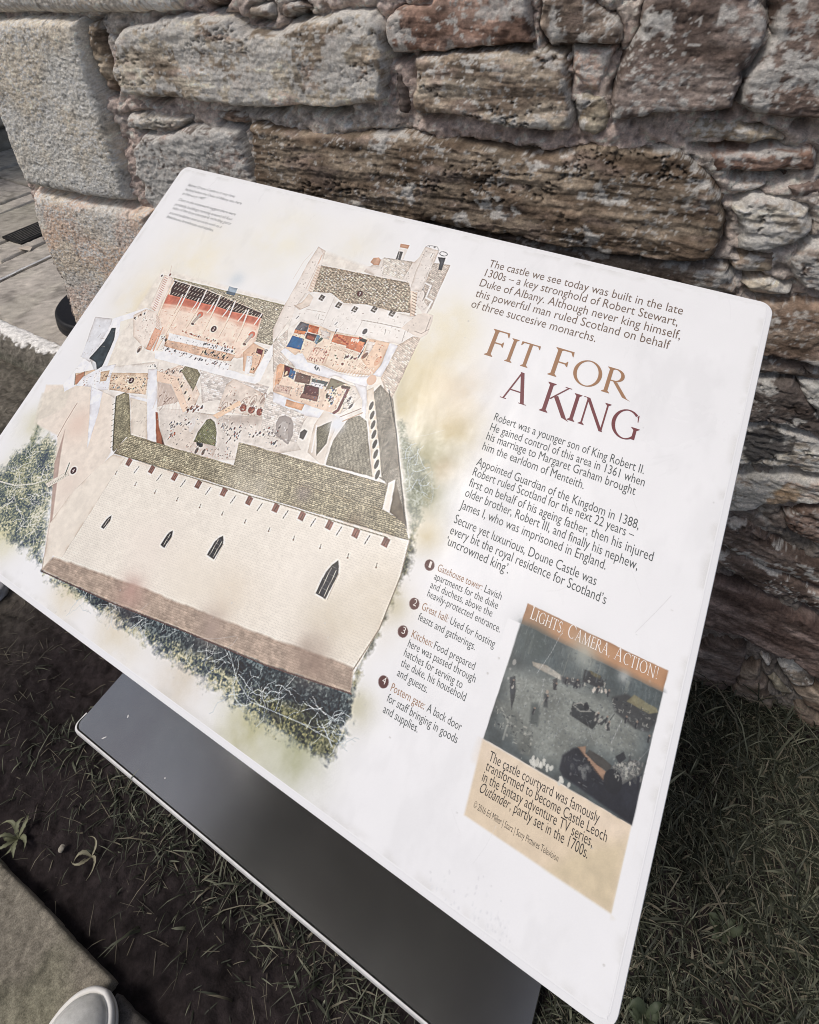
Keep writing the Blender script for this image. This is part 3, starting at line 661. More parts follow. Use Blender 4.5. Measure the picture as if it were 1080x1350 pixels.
    # ---- great hall
    fill([(112.1, 409.6), (306.7, 423.3), (308.3, 418), (318.3, 371.7), (315.3, 367.8), (289.2, 365.5), (283, 388.3), (279.1, 402.7), (226.1, 406.9), (174.3, 409.2), (116, 406.4)], (194, 186, 168), tex=t_courses(vec([(225, 412.6), (309.6, 418.4)]), vec([(317.1, 369.7), (306.9, 422.9)]), 1.7, 3.2, .68, jit=.4), var=.12)
    stroke([(112.9, 409.3), (212.1, 415.5), (306.9, 422.9)], 1.2, (170, 164, 134), .8)
    fill([(206.9, 423.3), (221.2, 424.6), (222.6, 413.8), (209.4, 412.3)], (160, 175, 188), var=.2); fill([(206.6, 416.3), (221.8, 417.5), (222.6, 413.8), (209.4, 412.3)], (112, 126, 140)); blob([(212.4, 435.9)][0], 14, (212, 220, 226), .7, 5)
    fill([(113.9, 405.5), (116.5, 407.8), (174, 409.6), (229, 406.6), (252.3, 404.6), (279.5, 402.8), (283, 388.3), (289.7, 365.6), (286.9, 358), (286.7, 342.6), (277.4, 337.3), (152.6, 332.5), (128.6, 310.5), (124.4, 349.9)], (243, 222, 206), var=.10)
    fill([(120.3, 384.7), (154.3, 388.7), (195.2, 391.4), (233.1, 392.3), (279.3, 396.2), (281.2, 385), (244.6, 383), (202.1, 381.5), (154.8, 376.1), (122.3, 370.2)], (206, 128, 108), var=.14, soft=1.2)
    fill([(122.3, 370.2), (154.8, 376.1), (202.1, 381.5), (244.6, 383), (281.2, 385), (281.4, 378.6), (238.4, 376.4), (195.7, 374.7), (155.9, 370.7), (122.5, 364.1)], (226, 166, 144), .75, soft=3.2)
    for i in range(5):
        q0 = lerp2([(148.6, 364.8), (271.9, 373.3)], i / 4); blob(q0, 13, (247, 232, 216), .9, i); 
    for q in ([(187, 367.2)][0], [(277.8, 366.2)][0]):
        dot((q[0] + 2, q[1] + 6), 4.6, 4.6, (212, 130, 108), .9); fill([(q[0] - 3.6, q[1] - 8), (q[0] + .4, q[1] - 9), (q[0] + 4.4, q[1] + 6), (q[0] + 1.8, q[1] + 8), (q[0] - .6, q[1] + 6)], (208, 196, 188)); dot((q[0] - 1, q[1] - 9), 2.6, 1.4, (90, 70, 70), .8)
    fill([(115.9, 406.1), (174.9, 408.3), (230.9, 405.7), (252.8, 403.9), (279.1, 402.7), (280.8, 396.7), (260.3, 395.4), (233.5, 391.7), (206.1, 391.8), (179.9, 389.1), (152.2, 387.6), (123.2, 384.8)], (92, 74, 72), var=.2)
    for row in range(3):
        q = [[(120.9, 403.9), (245.1, 406.7)], [(123.1, 396.9), (264.6, 401)], [(124.8, 388.6), (276.4, 398.8)]][row]
        n = [24, 27, 30][row]
        for i in range(n):
            p = lerp2(q, (i + .5) / n); stroke([(p[0] - 1.0, p[1] - 2.2), (p[0] + 0.4, p[1] + 1.4)], .8, (226, 200, 182), .9)
        for i in range(n): 
            p = lerp2(q, i / n); stroke([(p[0] - 1.0, p[1] - 2.2), (p[0] + .4, p[1] + 1.2)], .5, (44, 36, 40), .8)
    for bm_ in ([(118.1, 403.6), (118.9, 380.5), (126, 351.7), (135.6, 312.8)], [(147.3, 407.2), (151.3, 373), (154.4, 337.8), (155.4, 310)], [(176.4, 408.3), (180, 377), (179.3, 350.5)], [(202.2, 407.7), (205.8, 380.2), (208.6, 351.7)], [(229, 406.6), (233.6, 379.5), (234.5, 354.4)], [(255.4, 400.9), (260.9, 374.3), (262.1, 356.6)]):
        stroke([(p[0] + 1.1, p[1] - .4) for p in bm_], 1.0, (150, 96, 80), .6); stroke(bm_, 2.3, (244, 226, 208))
    for bc in ([(143.8, 391), (145.9, 376.3), (147.7, 362.1)], [(172.4, 393.7), (173.1, 384.6), (172.3, 376.6)], [(198.7, 395.4), (199.4, 385.4), (197.8, 378.9)], [(225.4, 397.3), (224.8, 388.5), (223.4, 380.5)], [(252.4, 399.5), (251.3, 391), (249.6, 382.7)], [(277.4, 402.1), (276.2, 393), (275.1, 385.3)]):
        stroke([(p[0] + 1, p[1]) for p in bc], .9, (150, 96, 80), .6); stroke(bc, 2.0, (244, 224, 206))
    fill([(94.1, 409.1), (108.1, 410), (112.2, 408.6), (122.2, 356.6), (104.2, 358), (103.1, 365.6)], (244, 232, 222))
    for i in range(17):
        p = lerp2([(100.4, 405.7), (113.1, 357.5)], i / 16); stroke([(p[0] - 3.2, p[1] + .8), (p[0] + 3.2, p[1] - .6)], .9, (205, 150, 130), .9)
    stroke([(96.5, 425.5), (102.9, 411.6)], .9, (220, 200, 190), .8); dot([(91.1, 406.9)][0], 1.4, 1.8, (100, 80, 80), .8); dot([(103.4, 412.3)][0], 1.6, 2.2, (130, 84, 76), .8)
    fill([(86.2, 340.4), (99.6, 354.5), (119.8, 355.9), (137.6, 344.4), (143.2, 339), (150.8, 308.4), (139.2, 304.6), (108.2, 313.3)], (240, 230, 220))
    for i in range(8):
        p = lerp2([(126.8, 350.7), (137.3, 337.1)], i / 7); stroke([(p[0] - 4, p[1] + .6), (p[0] + 4, p[1] - 1)], .6, (200, 160, 140), .8)
    A.crowd([(94.3, 338), (102.7, 350.5)], 14, [(120, 100, 90), (60, 56, 56), (200, 180, 165)], 1.0, 2); dot([(129.8, 301.5)][0], 3.5, 5, (196, 180, 168), .9); dot([(130, 299.7)][0], 1.8, 3.6, (110, 100, 98), .9)
    fill([(132.6, 335.6), (145, 334.8), (147.6, 305.1), (139.2, 304.6)], (234, 188, 164)); stroke([(144.4, 339.3), (152.2, 306.6)], 1.8, (226, 178, 152))
    fill([(155.6, 332.3), (183.1, 337.7), (273, 340.1), (271.4, 330.9), (222.7, 321.1), (164, 317.5)], (226, 196, 174), var=.15)
    fill([(159.2, 336), (190.2, 339.5), (266.5, 346.8), (268.2, 340.3), (233.8, 336), (163, 326.4)], (238, 238, 238), outline=(200, 180, 170))
    fill([(165.5, 317.5), (272.1, 327.8), (275, 318.6), (248.5, 314.8), (166.8, 308.2)], (238, 240, 242), outline=(205, 195, 190))
    A.crowd([(177.5, 345.2), (221, 346.5), (268.2, 347.4)], 44, [(150, 84, 74), (200, 140, 115), (90, 64, 64), (176, 120, 100), (230, 200, 180)], .9, 1.1)
    A.crowd([(207.4, 338.7), (266.3, 342.3)], 26, [(58, 62, 72), (84, 100, 110), (170, 130, 110), (40, 40, 46)], .9, 1.0)
    A.crowd([(225.4, 328.7), (266.9, 333.7)], 34, [(58, 66, 76), (90, 112, 124), (130, 110, 104), (40, 40, 46)], 1.0, 1.5)
    A.crowd([(169.1, 314.5), (205, 319.2)], 18, [(52, 56, 64), (84, 96, 104), (110, 74, 66)], .8, .8); A.crowd([(209.6, 316.6), (268.1, 324.3)], 20, [(44, 46, 54), (70, 80, 92), (120, 84, 74)], .8, .8)
    A.crowd([(152, 327.5), (164.4, 324.6)], 10, [(60, 50, 54), (120, 80, 70)], 1.0, 1.2)
    fill([(281.1, 347.3), (288.7, 363.1), (307.9, 360.6), (312.6, 349.1), (311.5, 327.3), (295, 325.9)], (232, 200, 176)); fill([(288.5, 344.5), (296.8, 347.3), (302.3, 337), (305.4, 325.2), (299.3, 323.1)], (240, 240, 240))
    fill([(297.3, 358.4), (306.9, 358.9), (308.5, 352.5), (299, 352.4)], (128, 54, 70)); stroke([(308.2, 352.8), (310.9, 339.9), (309.8, 329.9)], 1.1, (180, 120, 96)); A.crowd([(305, 333.6), (308.7, 331.7)], 6, [(60, 46, 50), (110, 80, 74)], .8, .8)
    fill([(154.5, 307.4), (169, 311), (285.3, 321.5), (297.2, 322.4), (313.7, 323.9), (311.4, 350.9), (314.8, 369.4), (318.8, 372.9), (322.2, 365.3), (324.9, 321.5), (320.7, 316.7), (291, 312.8), (161.6, 298.2)], (240, 241, 243), outline=(214, 210, 206))
    A.crowd([(157.2, 285.4), (165.6, 289.4), (174.5, 289)], 7, [(44, 44, 52), (70, 66, 70)], .7, .9); A.crowd([(187, 291.1), (200.7, 291.3)], 4, [(70, 56, 56), (100, 70, 64)], .8, .6)
    SC = A.scribble; BRN_ = [(120, 84, 70), (170, 120, 100), (90, 66, 60), (214, 170, 148), (150, 104, 88)]; GRY = [(120, 116, 114), (160, 154, 150), (90, 88, 90), (200, 196, 192)]; PNC = [(196, 188, 180), (176, 166, 158), (210, 204, 198)]
    SC([(123.5, 370.6), (154.8, 376.1), (202.1, 381.5), (244.6, 383), (281.2, 385), (286.7, 342.6), (152.6, 332.5), (129.8, 346.8)], 150, [(226, 186, 166), (212, 160, 138), (248, 236, 226), (196, 140, 118)], (1, 4), .5, a=(.3, .7))
    SC([(147.6, 333.2), (270.6, 343.8), (277.6, 317.8), (161.4, 309.7)], 150, BRN_ + GRY + [(245, 243, 240)], (.8, 2.4), .5)
    SC([(99.6, 354.5), (148.5, 345.5), (150.8, 308.4), (110.6, 314.1)], 70, BRN_ + PNC, (.8, 3), .45); SC([(281.1, 347.3), (307.9, 360.6), (311.5, 327.3)], 40, BRN_ + PNC, (.8, 3), .45)
    SC([(107.7, 258.5), (166, 278.6), (180.3, 252.3), (122, 238.8)], 130, BRN_ + GRY + [(240, 232, 220)], (.8, 2.2), .5)
    SC([(66.6, 227.4), (92.4, 258.9), (119.2, 242.2), (97.4, 227.2)], 45, PNC + BRN_, (.8, 2.4), .4); SC([(177.7, 281.5), (209.2, 306.2), (254.8, 279.5), (248.8, 253.4), (210.2, 277)], 90, BRN_ + [(246, 230, 216)] + GRY, (.8, 3), .45)
    SC([(192.7, 268), (233.3, 261.5), (211.7, 243.4)], 40, [(226, 214, 206), (130, 104, 94), (150, 130, 122)], (2, 6), .5, (A1 - .35, A1 - .3))
    SC([(282.9, 303.2), (338.5, 309.9), (352.1, 283.9), (290.5, 270.3)], 130, BRN_ + GRY + [(238, 224, 212)], (.8, 2.6), .45)
    SC([(219.9, 232.7), (262, 263.3), (357.2, 276.9), (404.5, 272.1), (349.1, 230), (247.9, 208.8)], 260, GRY + PPL + [(240, 236, 230)], (.6, 2.4), .45)
    SC([(272.7, 219.5), (315.2, 234.1), (349.1, 230), (291.4, 210.8)], 60, PNC + BRN_, (.8, 2.6), .45); SC([(342.8, 307.4), (408.8, 314.9), (407.8, 273.9), (363.7, 266.6)], 70, PNC + GRY, (.8, 2.6), .4)
    SC([(163.3, 239.9), (188.5, 245.4), (223.7, 200.9), (197.1, 200.7)], 30, PNC, (1, 4), .4); SC([(26, 318.8), (108.9, 357.4), (83.6, 309.3), (55.5, 214.4)], 30, PNC, (2, 8), .35)
    # ---- gatehouse tower
    fill([(304.3, 515.5), (318, 511.8), (323.1, 489.1), (329.2, 449.2), (322.5, 425.7), (318.1, 392.1), (314.4, 371.5), (304.5, 387.7), (301.8, 419.3), (302.7, 450.3), (302.3, 484.5)], (238, 231, 224), var=.04)
    stroke([(309.5, 513.6), (317, 507.5), (316.4, 493.9), (318.3, 475.8), (319.2, 452.6)], .8, (206, 184, 170), .7); stroke([(300.1, 505.6), (294.9, 487.8), (293.8, 460.8)], .7, (220, 206, 196), .6); stroke([(315.9, 504.5), (317.7, 491.6)], 1.6, (226, 196, 178), .7)
    fill([(402.8, 524.7), (444.7, 530.1), (448.1, 538.7), (449.5, 554.6), (468.8, 554.2), (469.6, 535.8), (490.8, 538.1), (492.2, 475.7), (487.9, 465), (454.3, 488), (412.3, 494.9), (385.1, 499), (387.3, 504.8)], (233, 226, 219), var=.05)
    fill([(490.8, 538.1), (491.3, 475.4), (480.6, 481.6), (470.2, 505), (468.6, 535.5)], (218, 208, 198), tex=t_courses((1, -.3), (.2, 1), 2.1, 4.2, .86))
    fill([(402.8, 524.7), (442.6, 529.5), (440.5, 502.4), (408.3, 503.1)], (230, 222, 212), tex=t_courses((1, -.3), (.2, 1), 2.2, 4.4, .92)); stroke([(402.8, 524.7), (441.5, 529.2)], 1.0, (176, 168, 160), .8)
    fill([(417.2, 548.4), (428.4, 548.8), (428.4, 527.5), (416.8, 527.9)], (238, 232, 226), outline=(205, 196, 188)); fill([(417.2, 539.2), (423.7, 539.7), (425.3, 527.2), (418.6, 527.3)], (104, 104, 106)); stroke([(419.1, 538.9), (421.6, 527.2)], .6, (210, 206, 202)); fill([(415.2, 549.9), (428, 550.8), (427.9, 545.5), (416.3, 545)], (218, 178, 152))
    fill([(387.3, 513.9), (389.1, 520.6), (395.6, 523), (399.8, 520.5), (401.2, 512.6), (394.3, 511.2)], (218, 180, 156), var=.15); fill([(383.4, 505), (394.5, 510.7), (408.9, 512.2), (412.1, 495.3), (389.5, 500.3)], (236, 230, 224))
    stroke([(449.7, 554.1), (452.8, 558), (464.5, 558.6), (468.8, 554.2)], .8, (150, 150, 152), .7); A.crowd([(453.6, 556.2), (462.9, 556.9)], 5, [(96, 104, 112), (150, 150, 150)], .8, .5)
    for k in range(16):
        t0 = k * math.pi / 8; c0 = [(476.4, 551.2)][0]; stroke([(c0[0] + 5.2 * math.cos(t0), c0[1] + 2.9 * math.sin(t0)), (c0[0] + 5.2 * math.cos(t0 + .4), c0[1] + 2.9 * math.sin(t0 + .4))], .8, (84, 86, 92))
    fill([(471, 545.1), (481.4, 546.7), (482.1, 539.4), (483.1, 528.9), (478.7, 528.4), (476.9, 537.9)], (96, 98, 104), var=.3); 
    fill([(452, 548.8), (465.3, 548.6), (470.4, 494.1), (455.8, 490.9), (451.9, 519.5)], (236, 230, 224)); stroke([(452, 548.8), (451.9, 519.5), (455.8, 490.9)], .6, (205, 194, 184), .7)
    stroke([(470.8, 506.4), (479, 505.1), (479.6, 487.9), (488.9, 486), (487.2, 469)], 2.6, (240, 235, 229)); stroke([(471.9, 507.4), (480.4, 506), (480.8, 489.3), (490.5, 487), (489.2, 469.6)], .6, (170, 162, 156), .8); stroke([(477.2, 482.9), (476.9, 492.4), (471, 497.9), (471.2, 505.3)], .8, (120, 110, 106), .7)
    fill([(322.7, 490.3), (450, 500.5), (456.7, 491.2), (468.9, 463.3), (444.6, 458.1), (411.1, 457.4), (379.7, 450.2), (356.5, 457.4), (331.1, 452.1), (329.5, 458.8)], (196, 182, 164), tex=t_courses(vec([(322.7, 490.3), (450, 500.5)]), vec([(331.5, 452.2), (322.7, 490.3)]), 1.5, 2.2, .66, jit=.55), var=.15)
    fill([(318.5, 489.1), (323.2, 489.4), (331.1, 451.1), (322.7, 451.1)], (240, 226, 212))
    for i in range(10):
        p = lerp2([(321.3, 485.9), (327.3, 451.2)], i / 9); stroke([(p[0] - 2, p[1] + .5), (p[0] + 2, p[1] - .5)], .8, (196, 166, 148), .9)
    fill([(457.3, 490.9), (466.5, 491.2), (477.3, 457), (471.6, 456.4)], (236, 220, 204))
    for i in range(9):
        p = lerp2([(463.8, 488.9), (475.2, 458.7)], i / 8); stroke([(p[0] - 3, p[1] + .6), (p[0] + 3, p[1] - .5)], .9, (150, 126, 112), .9)
    fill([(318, 424.3), (321.2, 446.8), (332.6, 452.8), (357.3, 455.9), (363.6, 453.8), (366.4, 446.2), (380, 449.6), (411.1, 457.4), (444.9, 457.5), (471.8, 460), (488.1, 464.6), (496, 449.2), (490.3, 429.3), (475.5, 422.2), (462.7, 420.2), (441, 416.5), (430.4, 418.8), (410.7, 414.8), (385.3, 406.5), (362.4, 411.1), (334.6, 409.6), (324.9, 394.3)], (240, 236, 231), var=.04)
    for q in ([(347.7, 448)], [(375, 445.6)], [(398.2, 446.6)], [(422.9, 454.2)], [(447.5, 455.9)]):
        x, y = q[0]; fill([(x - 3, y + 4), (x + 3.6, y + 3), (x + 2.6, y - 4.2), (x - 4.2, y - 3.4)], (112, 106, 100), var=.3); stroke([(x - 2, y - 1), (x + 2.4, y - 1.6)], .6, (216, 210, 204)); stroke([(x, y + 3), (x - 1, y - 3)], .5, (210, 204, 198))
    stroke([(335.1, 427.1), (362.1, 430.5)], .6, (190, 180, 172), .8); stroke([(413.4, 435.7), (439.4, 439.2), (466.5, 441.6), (482.5, 441.5)], .9, (176, 166, 158), .8); stroke([(363.9, 453.3), (366.9, 407.7)], .6, (205, 196, 190), .7); stroke([(415, 435), (413.8, 413.4)], .6, (196, 188, 182), .7)
    fill([(326.9, 448.5), (335.7, 444.8), (336.1, 432.3), (326.7, 423.2), (315.6, 426), (323.4, 433.5)], (234, 222, 210)); stroke([(314.9, 427.1), (327.2, 424.6), (335.9, 432.8)], .8, (190, 172, 160), .8)
    fill([(478.6, 464.4), (486.2, 468.7), (497.4, 469), (499.6, 461.3), (500.4, 444.3), (494.1, 436.8), (484.5, 438.2), (466.5, 441.6), (468.9, 446.3)], (232, 222, 212), outline=(190, 178, 168)); stroke([(484.1, 443.1), (493.3, 442.6), (499.9, 450.5)], .7, (160, 148, 140), .8); stroke([(495.7, 465.2), (496.9, 447.2)], .8, (150, 140, 134), .7)
    for q in ([(328.7, 413.1)], [(383.5, 421.5)], [(387.9, 410.9)]): stroke([(q[0][0] + .8, q[0][1] + 2), (q[0][0] - .8, q[0][1] - 2)], 1.0, (72, 68, 70))
    dot([(424.5, 423.4)][0], 2.8, 4, (104, 100, 102), .95, -.2); stroke([(449.2, 433.7), (450.3, 427.6)], .5, (110, 100, 98), .8); stroke([(473.1, 439.6), (475.1, 425.4)], .5, (120, 106, 100), .8); stroke([(355.5, 426), (357.4, 419.2)], .5, (120, 110, 104), .7)
    fill([(494.7, 437), (493.1, 351.7), (470.1, 376.3), (471, 419.6), (475.6, 424.4), (484.8, 436.5)], (230, 217, 204), tex=t_courses((1, -.32), (.35, 1), 2.1, 4.2, .88))
    fill([(314.4, 371.5), (324.9, 394.3), (338.1, 367.5), (359.2, 353.7), (363.8, 337.1), (340.4, 329)], (226, 217, 208), tex=t_courses((1, -.3), (.1, 1), 2.2, 4.6, .92))
    # upper rooms
    fill([(336.2, 409.1), (362.9, 412.5), (382, 410.2), (410.9, 414.4), (462.7, 420.2), (464.4, 411.7), (462.8, 391.2), (459, 375.7), (414.8, 365.5), (394.5, 366.8), (371, 364.1), (356.7, 371.3), (334.5, 371.4), (335.1, 392.7)], (238, 220, 202), var=.08)
    fill([(336.2, 409.1), (349.2, 409.8), (351.5, 399.2), (333.8, 397.1)], (124, 124, 130), var=.3); fill([(333.8, 397.1), (349.9, 399.4), (350.9, 394.9), (335.1, 392.7)], (226, 160, 122)); fill([(349.4, 409.4), (364.4, 410.3), (366.1, 400.8), (352.5, 400.2)], (226, 140, 100), var=.2)
    fill([(352.3, 398.7), (366.6, 400), (367.4, 390.8), (353.2, 390.9)], (112, 78, 80), var=.2); fill([(355.3, 395.4), (364.9, 396.6), (365.9, 391.2), (354.5, 391.3)], (176, 112, 96)); fill([(366.3, 400.4), (371.4, 399.7), (373, 388.4), (368.9, 389.4)], (120, 150, 170))
    fill([(335.4, 388.9), (352.3, 389.7), (355.9, 375.3), (334.8, 373)], (70, 120, 168), var=.15); fill([(334.8, 373), (355.9, 375.3), (351.6, 366.8), (336.8, 367)], (238, 216, 196))
    dot([(373.8, 395.2)][0], 2, 5, (90, 110, 104), .9, -.4)
    fill([(369.4, 384.9), (393.5, 387.7), (395.5, 369.5), (369.9, 366)], (238, 214, 196)); A.crowd([(371.6, 380.9), (390.8, 382.7), (389.3, 371.9), (371.8, 369.4)], 70, [(170, 104, 96), (196, 140, 126), (150, 84, 84)], .6, 1.6)
    fill([(366.9, 407.7), (383.1, 408.2), (384.3, 399.1), (374.6, 398.3)], (228, 222, 216)); stroke([(388.4, 414.7), (389.1, 399.5)], 1.0, (60, 54, 58))
    fill([(388.1, 408.8), (412.3, 412.5), (414.3, 399.3), (389, 397.4)], (224, 148, 112), var=.2); fill([(410, 412.2), (433, 414.6), (433.1, 396.8), (410.8, 396.7)], (226, 146, 110), var=.2)
    for i in range(5): p = lerp2([(392.5, 407), (410.1, 401.8)], i / 4); dot(p, 2.2, 1.2, (170, 76, 60), .8)
    for i in range(4): p = lerp2([(414, 408.4), (421.9, 409.6)], i / 3); dot(p, 1.3, 2.6, (240, 224, 210), .9)
    fill([(420.9, 414.8), (432.2, 414.3), (432.5, 409.8), (423.5, 409.6)], (52, 40, 46)); stroke([(431.7, 412.3), (433.2, 399.1), (431.8, 390.1)], 1.6, (60, 44, 50)); stroke([(432.9, 408.1), (432.1, 398.8)], 1.2, (226, 226, 226))
    for i in range(14): p = lerp2([(392.3, 393.6), (420.9, 395)], i / 13); stroke([p, (p[0] - .8, p[1] - 3)], .5, (176, 140, 116), .8)
    A.crowd([(416.7, 386.8), (430.5, 388.1)], 18, [(110, 54, 66), (150, 80, 84), (80, 40, 50)], .9, 1.2); dot([(416.6, 376.6)][0], 1.8, 1.6, (150, 84, 70)); dot([(403.2, 383.4)][0], 1.1, .9, (120, 124, 80)); dot([(406.6, 380.7)][0], 1.3, .9, (120, 124, 80))
    fill([(434.8, 415.7), (461.1, 419.7), (463, 390.8), (459.7, 378.8), (442.2, 386), (435.1, 390.7)], (236, 208, 184), var=.1); fill([(433.4, 412.9), (444.5, 414.2), (442.2, 395.3), (437.2, 398.2)], (240, 232, 224)); dot([(438.7, 395.3)][0], 2.4, 5, (120, 84, 72), .8, -.4); dot([(457, 393.7)][0], 3.2, 6, (226, 180, 150), .9, -.2)
    for i in range(12): p = lerp2([(414.1, 369), (453.5, 372.7)], i / 11); stroke([(p[0] + .6, p[1] + 2), (p[0] - .6, p[1] - 2.5)], .7, (208, 168, 136), .8)
    for i in range(10): p = lerp2([(436.9, 382.4), (451.8, 380.8)], i / 9); stroke([(p[0] + .6, p[1] + 2.4), (p[0] - .6, p[1] - 2.6)], .6, (190, 150, 120), .8)
    fill([(461.1, 419.7), (472.7, 419.4), (469.6, 377.2), (458.3, 376.1), (463, 390.8)], (238, 241, 247))
    fill([(330.4, 364.9), (334.7, 371), (351.6, 366.8), (359.9, 372.4), (372.4, 363.9), (395, 365.9), (414, 364.6), (437.7, 367.2), (459, 375.7), (458.2, 365.7), (458, 357), (441.5, 359.8), (415, 360.5), (406.4, 354.1), (366.4, 350.2), (359.2, 353.7)], (239, 241, 246))
    A.crowd([(383.6, 362), (392.4, 361.6)], 12, [(50, 56, 66), (90, 110, 124), (236, 234, 232)], 1.0, 1.2)
    # lower rooms
    fill([(340.4, 329), (334.9, 346.6), (338.6, 351.3), (360.3, 351.8), (408.4, 354.9), (433.5, 357), (441.4, 355.5), (442.7, 322), (434.9, 319.1), (391.1, 316), (349.5, 314.2)], (236, 214, 196), var=.1)
    fill([(346, 324.2), (336, 346.9), (338.9, 350.9), (346.1, 352), (350, 334.6), (350.8, 322.5)], (230, 186, 156), var=.15); stroke([(343.5, 350.6), (350.1, 330.1)], 1.2, (240, 196, 160))
    fill([(345.2, 351.2), (360.1, 351.3), (358.4, 342), (351.4, 337.3)], (116, 52, 66), var=.2); dot([(352.6, 342.3)][0], 1.6, 3, (234, 188, 164)); fill([(355.2, 349.6), (363.6, 348.8), (365.5, 338.6), (357.6, 339)], (72, 112, 150), var=.2)
    fill([(364.9, 348.3), (385.5, 349.6), (388.4, 340.1), (367.9, 336.7)], (132, 108, 100), var=.25); fill([(387.4, 347.6), (410.6, 350.8), (409.4, 344.2), (390.2, 343.6)], (110, 120, 120), var=.2); fill([(388.9, 344.1), (406.8, 346.4), (407.7, 340.3), (390.4, 338.9)], (230, 230, 234)); A.crowd([(392, 342.5), (405.8, 344.1)], 7, [(60, 60, 66), (120, 120, 124)], .6, .6)
    fill([(347.5, 325.8), (368.2, 329.7), (369.9, 320.4), (347.8, 317)], (220, 198, 184)); A.crowd([(350.3, 323.4), (366.7, 323.7)], 24, [(190, 150, 140), (170, 120, 112)], .5, 1.2)
    fill([(383.1, 338.5), (402.7, 341), (407.3, 330.4), (408.5, 324.8), (387.6, 323)], (104, 56, 62), var=.2); fill([(385.3, 327), (406.3, 330.1), (408.5, 324.8), (385.5, 321.6)], (150, 112, 104))
    fill([(411.3, 356.3), (431.9, 356.5), (421.7, 345.9), (411.8, 340.7)], (150, 144, 124)); fill([(431.9, 356.5), (447.3, 357.5), (456.8, 348.1), (451.6, 335.7), (442.7, 322), (439.9, 353.9)], (232, 226, 218))
    A.crowd([(419.4, 343.4), (426.2, 328.6)], 34, [(240, 240, 242), (236, 236, 238), (60, 66, 80), (80, 120, 160), (90, 50, 54)], 1.0, 2.4); A.crowd([(415.4, 337.6), (418.4, 334.4)], 6, [(84, 50, 50), (60, 44, 46)], 1.2, .8)
    stroke([(430.1, 351), (437.8, 352.5), (438.2, 339.3), (437.9, 324.4), (434.5, 319.8)], 3.4, (124, 46, 62)); stroke([(429.7, 351.8), (438.4, 353.1)], 3.0, (96, 34, 46))
    for q in ([(444.9, 340.7)], [(450.6, 334.2)]): dot(q[0], 1.5, 4, (96, 90, 96), .9, -.3)
    fill([(348.3, 316.1), (363.7, 316), (393.2, 316.7), (431.5, 318.9), (441.2, 318.3), (442.5, 313.6), (404.8, 305), (355, 305.2)], (239, 242, 248)); fill([(370.3, 314.2), (395.4, 316.3), (395, 308.4), (372.3, 306.6)], (228, 184, 152), var=.15)
    fill([(441.5, 359.8), (457.1, 361), (462.7, 354.4), (476.2, 320.9), (471.5, 319.2), (460.5, 345.2)], (238, 240, 245)); dot([(460.3, 370.7)][0], 5.5, 6.5, (224, 190, 166), .9, -.3)
    SC([(336.4, 408.7), (382.3, 409.8), (394.5, 366.8), (362.3, 363.9), (337.5, 388.6)], 110, BRN_ + [(245, 236, 226), (214, 130, 96), (90, 120, 150)], (.8, 2.6), .5); SC([(382.6, 409.2), (460.7, 419.5), (458.7, 376.2), (396.1, 368.5)], 170, BRN_ + [(246, 234, 220), (210, 120, 84), (120, 54, 60)], (.8, 2.8), .5)
    SC([(341.6, 327.1), (360.3, 351.8), (441.4, 355.5), (441.8, 323.7), (389.1, 315.3)], 200, BRN_ + GRY + [(246, 240, 234), (120, 50, 60), (84, 110, 140)], (.8, 2.6), .5); SC([(434.5, 355.2), (456.8, 348.1), (442.7, 322)], 40, PNC + GRY, (2, 5), .45)
    SC([(318, 424.3), (488.1, 464.6), (490.3, 429.3), (430.4, 418.8), (334.6, 409.6)], 90, PNC, (1, 5), .4); SC([(387.8, 503.7), (444.7, 530.1), (454.3, 488)], 50, PNC + GRY, (.8, 3), .4); SC([(450, 553.4), (469.1, 553.5), (486.1, 469.1), (457.5, 491.4)], 60, PNC + GRY, (1, 5), .4); SC([(302.8, 513.2), (318.1, 510.5), (318, 424.3), (311.7, 380.3)], 50, PNC, (1, 5), .4)
    SC([(314.4, 371.5), (359.2, 353.7), (340.4, 329)], 16, PNC, (1, 4), .4)
    # right-hand gallery of the gatehouse
    fill([(473.2, 369.1), (494.7, 359.2), (512.8, 328.5), (567.8, 239.5), (524.8, 274), (511.3, 276.4), (466.2, 349)], (160, 154, 142), tex=t_courses((.25, 1), (1, -.2), 1.6, 3, .8), var=.15)
    stroke([(485.7, 366.4), (512.8, 328.5), (563.4, 243.4)], 1.2, (70, 70, 64), .9)
    fill([(460.1, 357.4), (466.6, 363.3), (520, 276.7), (509.4, 273.2)], (238, 228, 214))
    for i in range(8):
        p = lerp2([(473.7, 343), (514, 277.5)], i / 7); dot(p, 2.2, 5.2, (70, 66, 64), .95, .05)
    fill([(453.6, 265), (448.8, 291.2), (454.3, 320.4), (465.5, 327.9), (476.3, 325), (509.4, 273.2), (477.5, 268.9)], (162, 157, 142), tex=t_courses((.1, 1), (1, -.2), 1.4, 3.4, .78), var=.15)
    fill([(426.3, 269.2), (418.6, 300.3), (422, 319), (444.7, 316.8), (445.7, 290), (451.2, 262.4)], (232, 224, 214), var=.06); fill([(423.1, 297.8), (437.2, 310.6), (443.1, 285.6), (438, 269.8)], (130, 126, 108), tex=t_courses((.3, 1), (1, -.3), 1.4, 3, .78)); stroke([(431.1, 271.1), (422, 299.8)], 1.6, (242, 240, 236)); blob([(444.5, 309.9)][0], 12, (226, 230, 236), .9, 6)
    stroke([(449.4, 315.1), (467.2, 332)], 1.2, (200, 176, 156), .9); stroke([(443.9, 318.3), (463.4, 335.8)], .8, (150, 120, 104), .8)
    # ---- the near range of roofs
    ra = vec([(193.3, 202), (535.1, 248)])
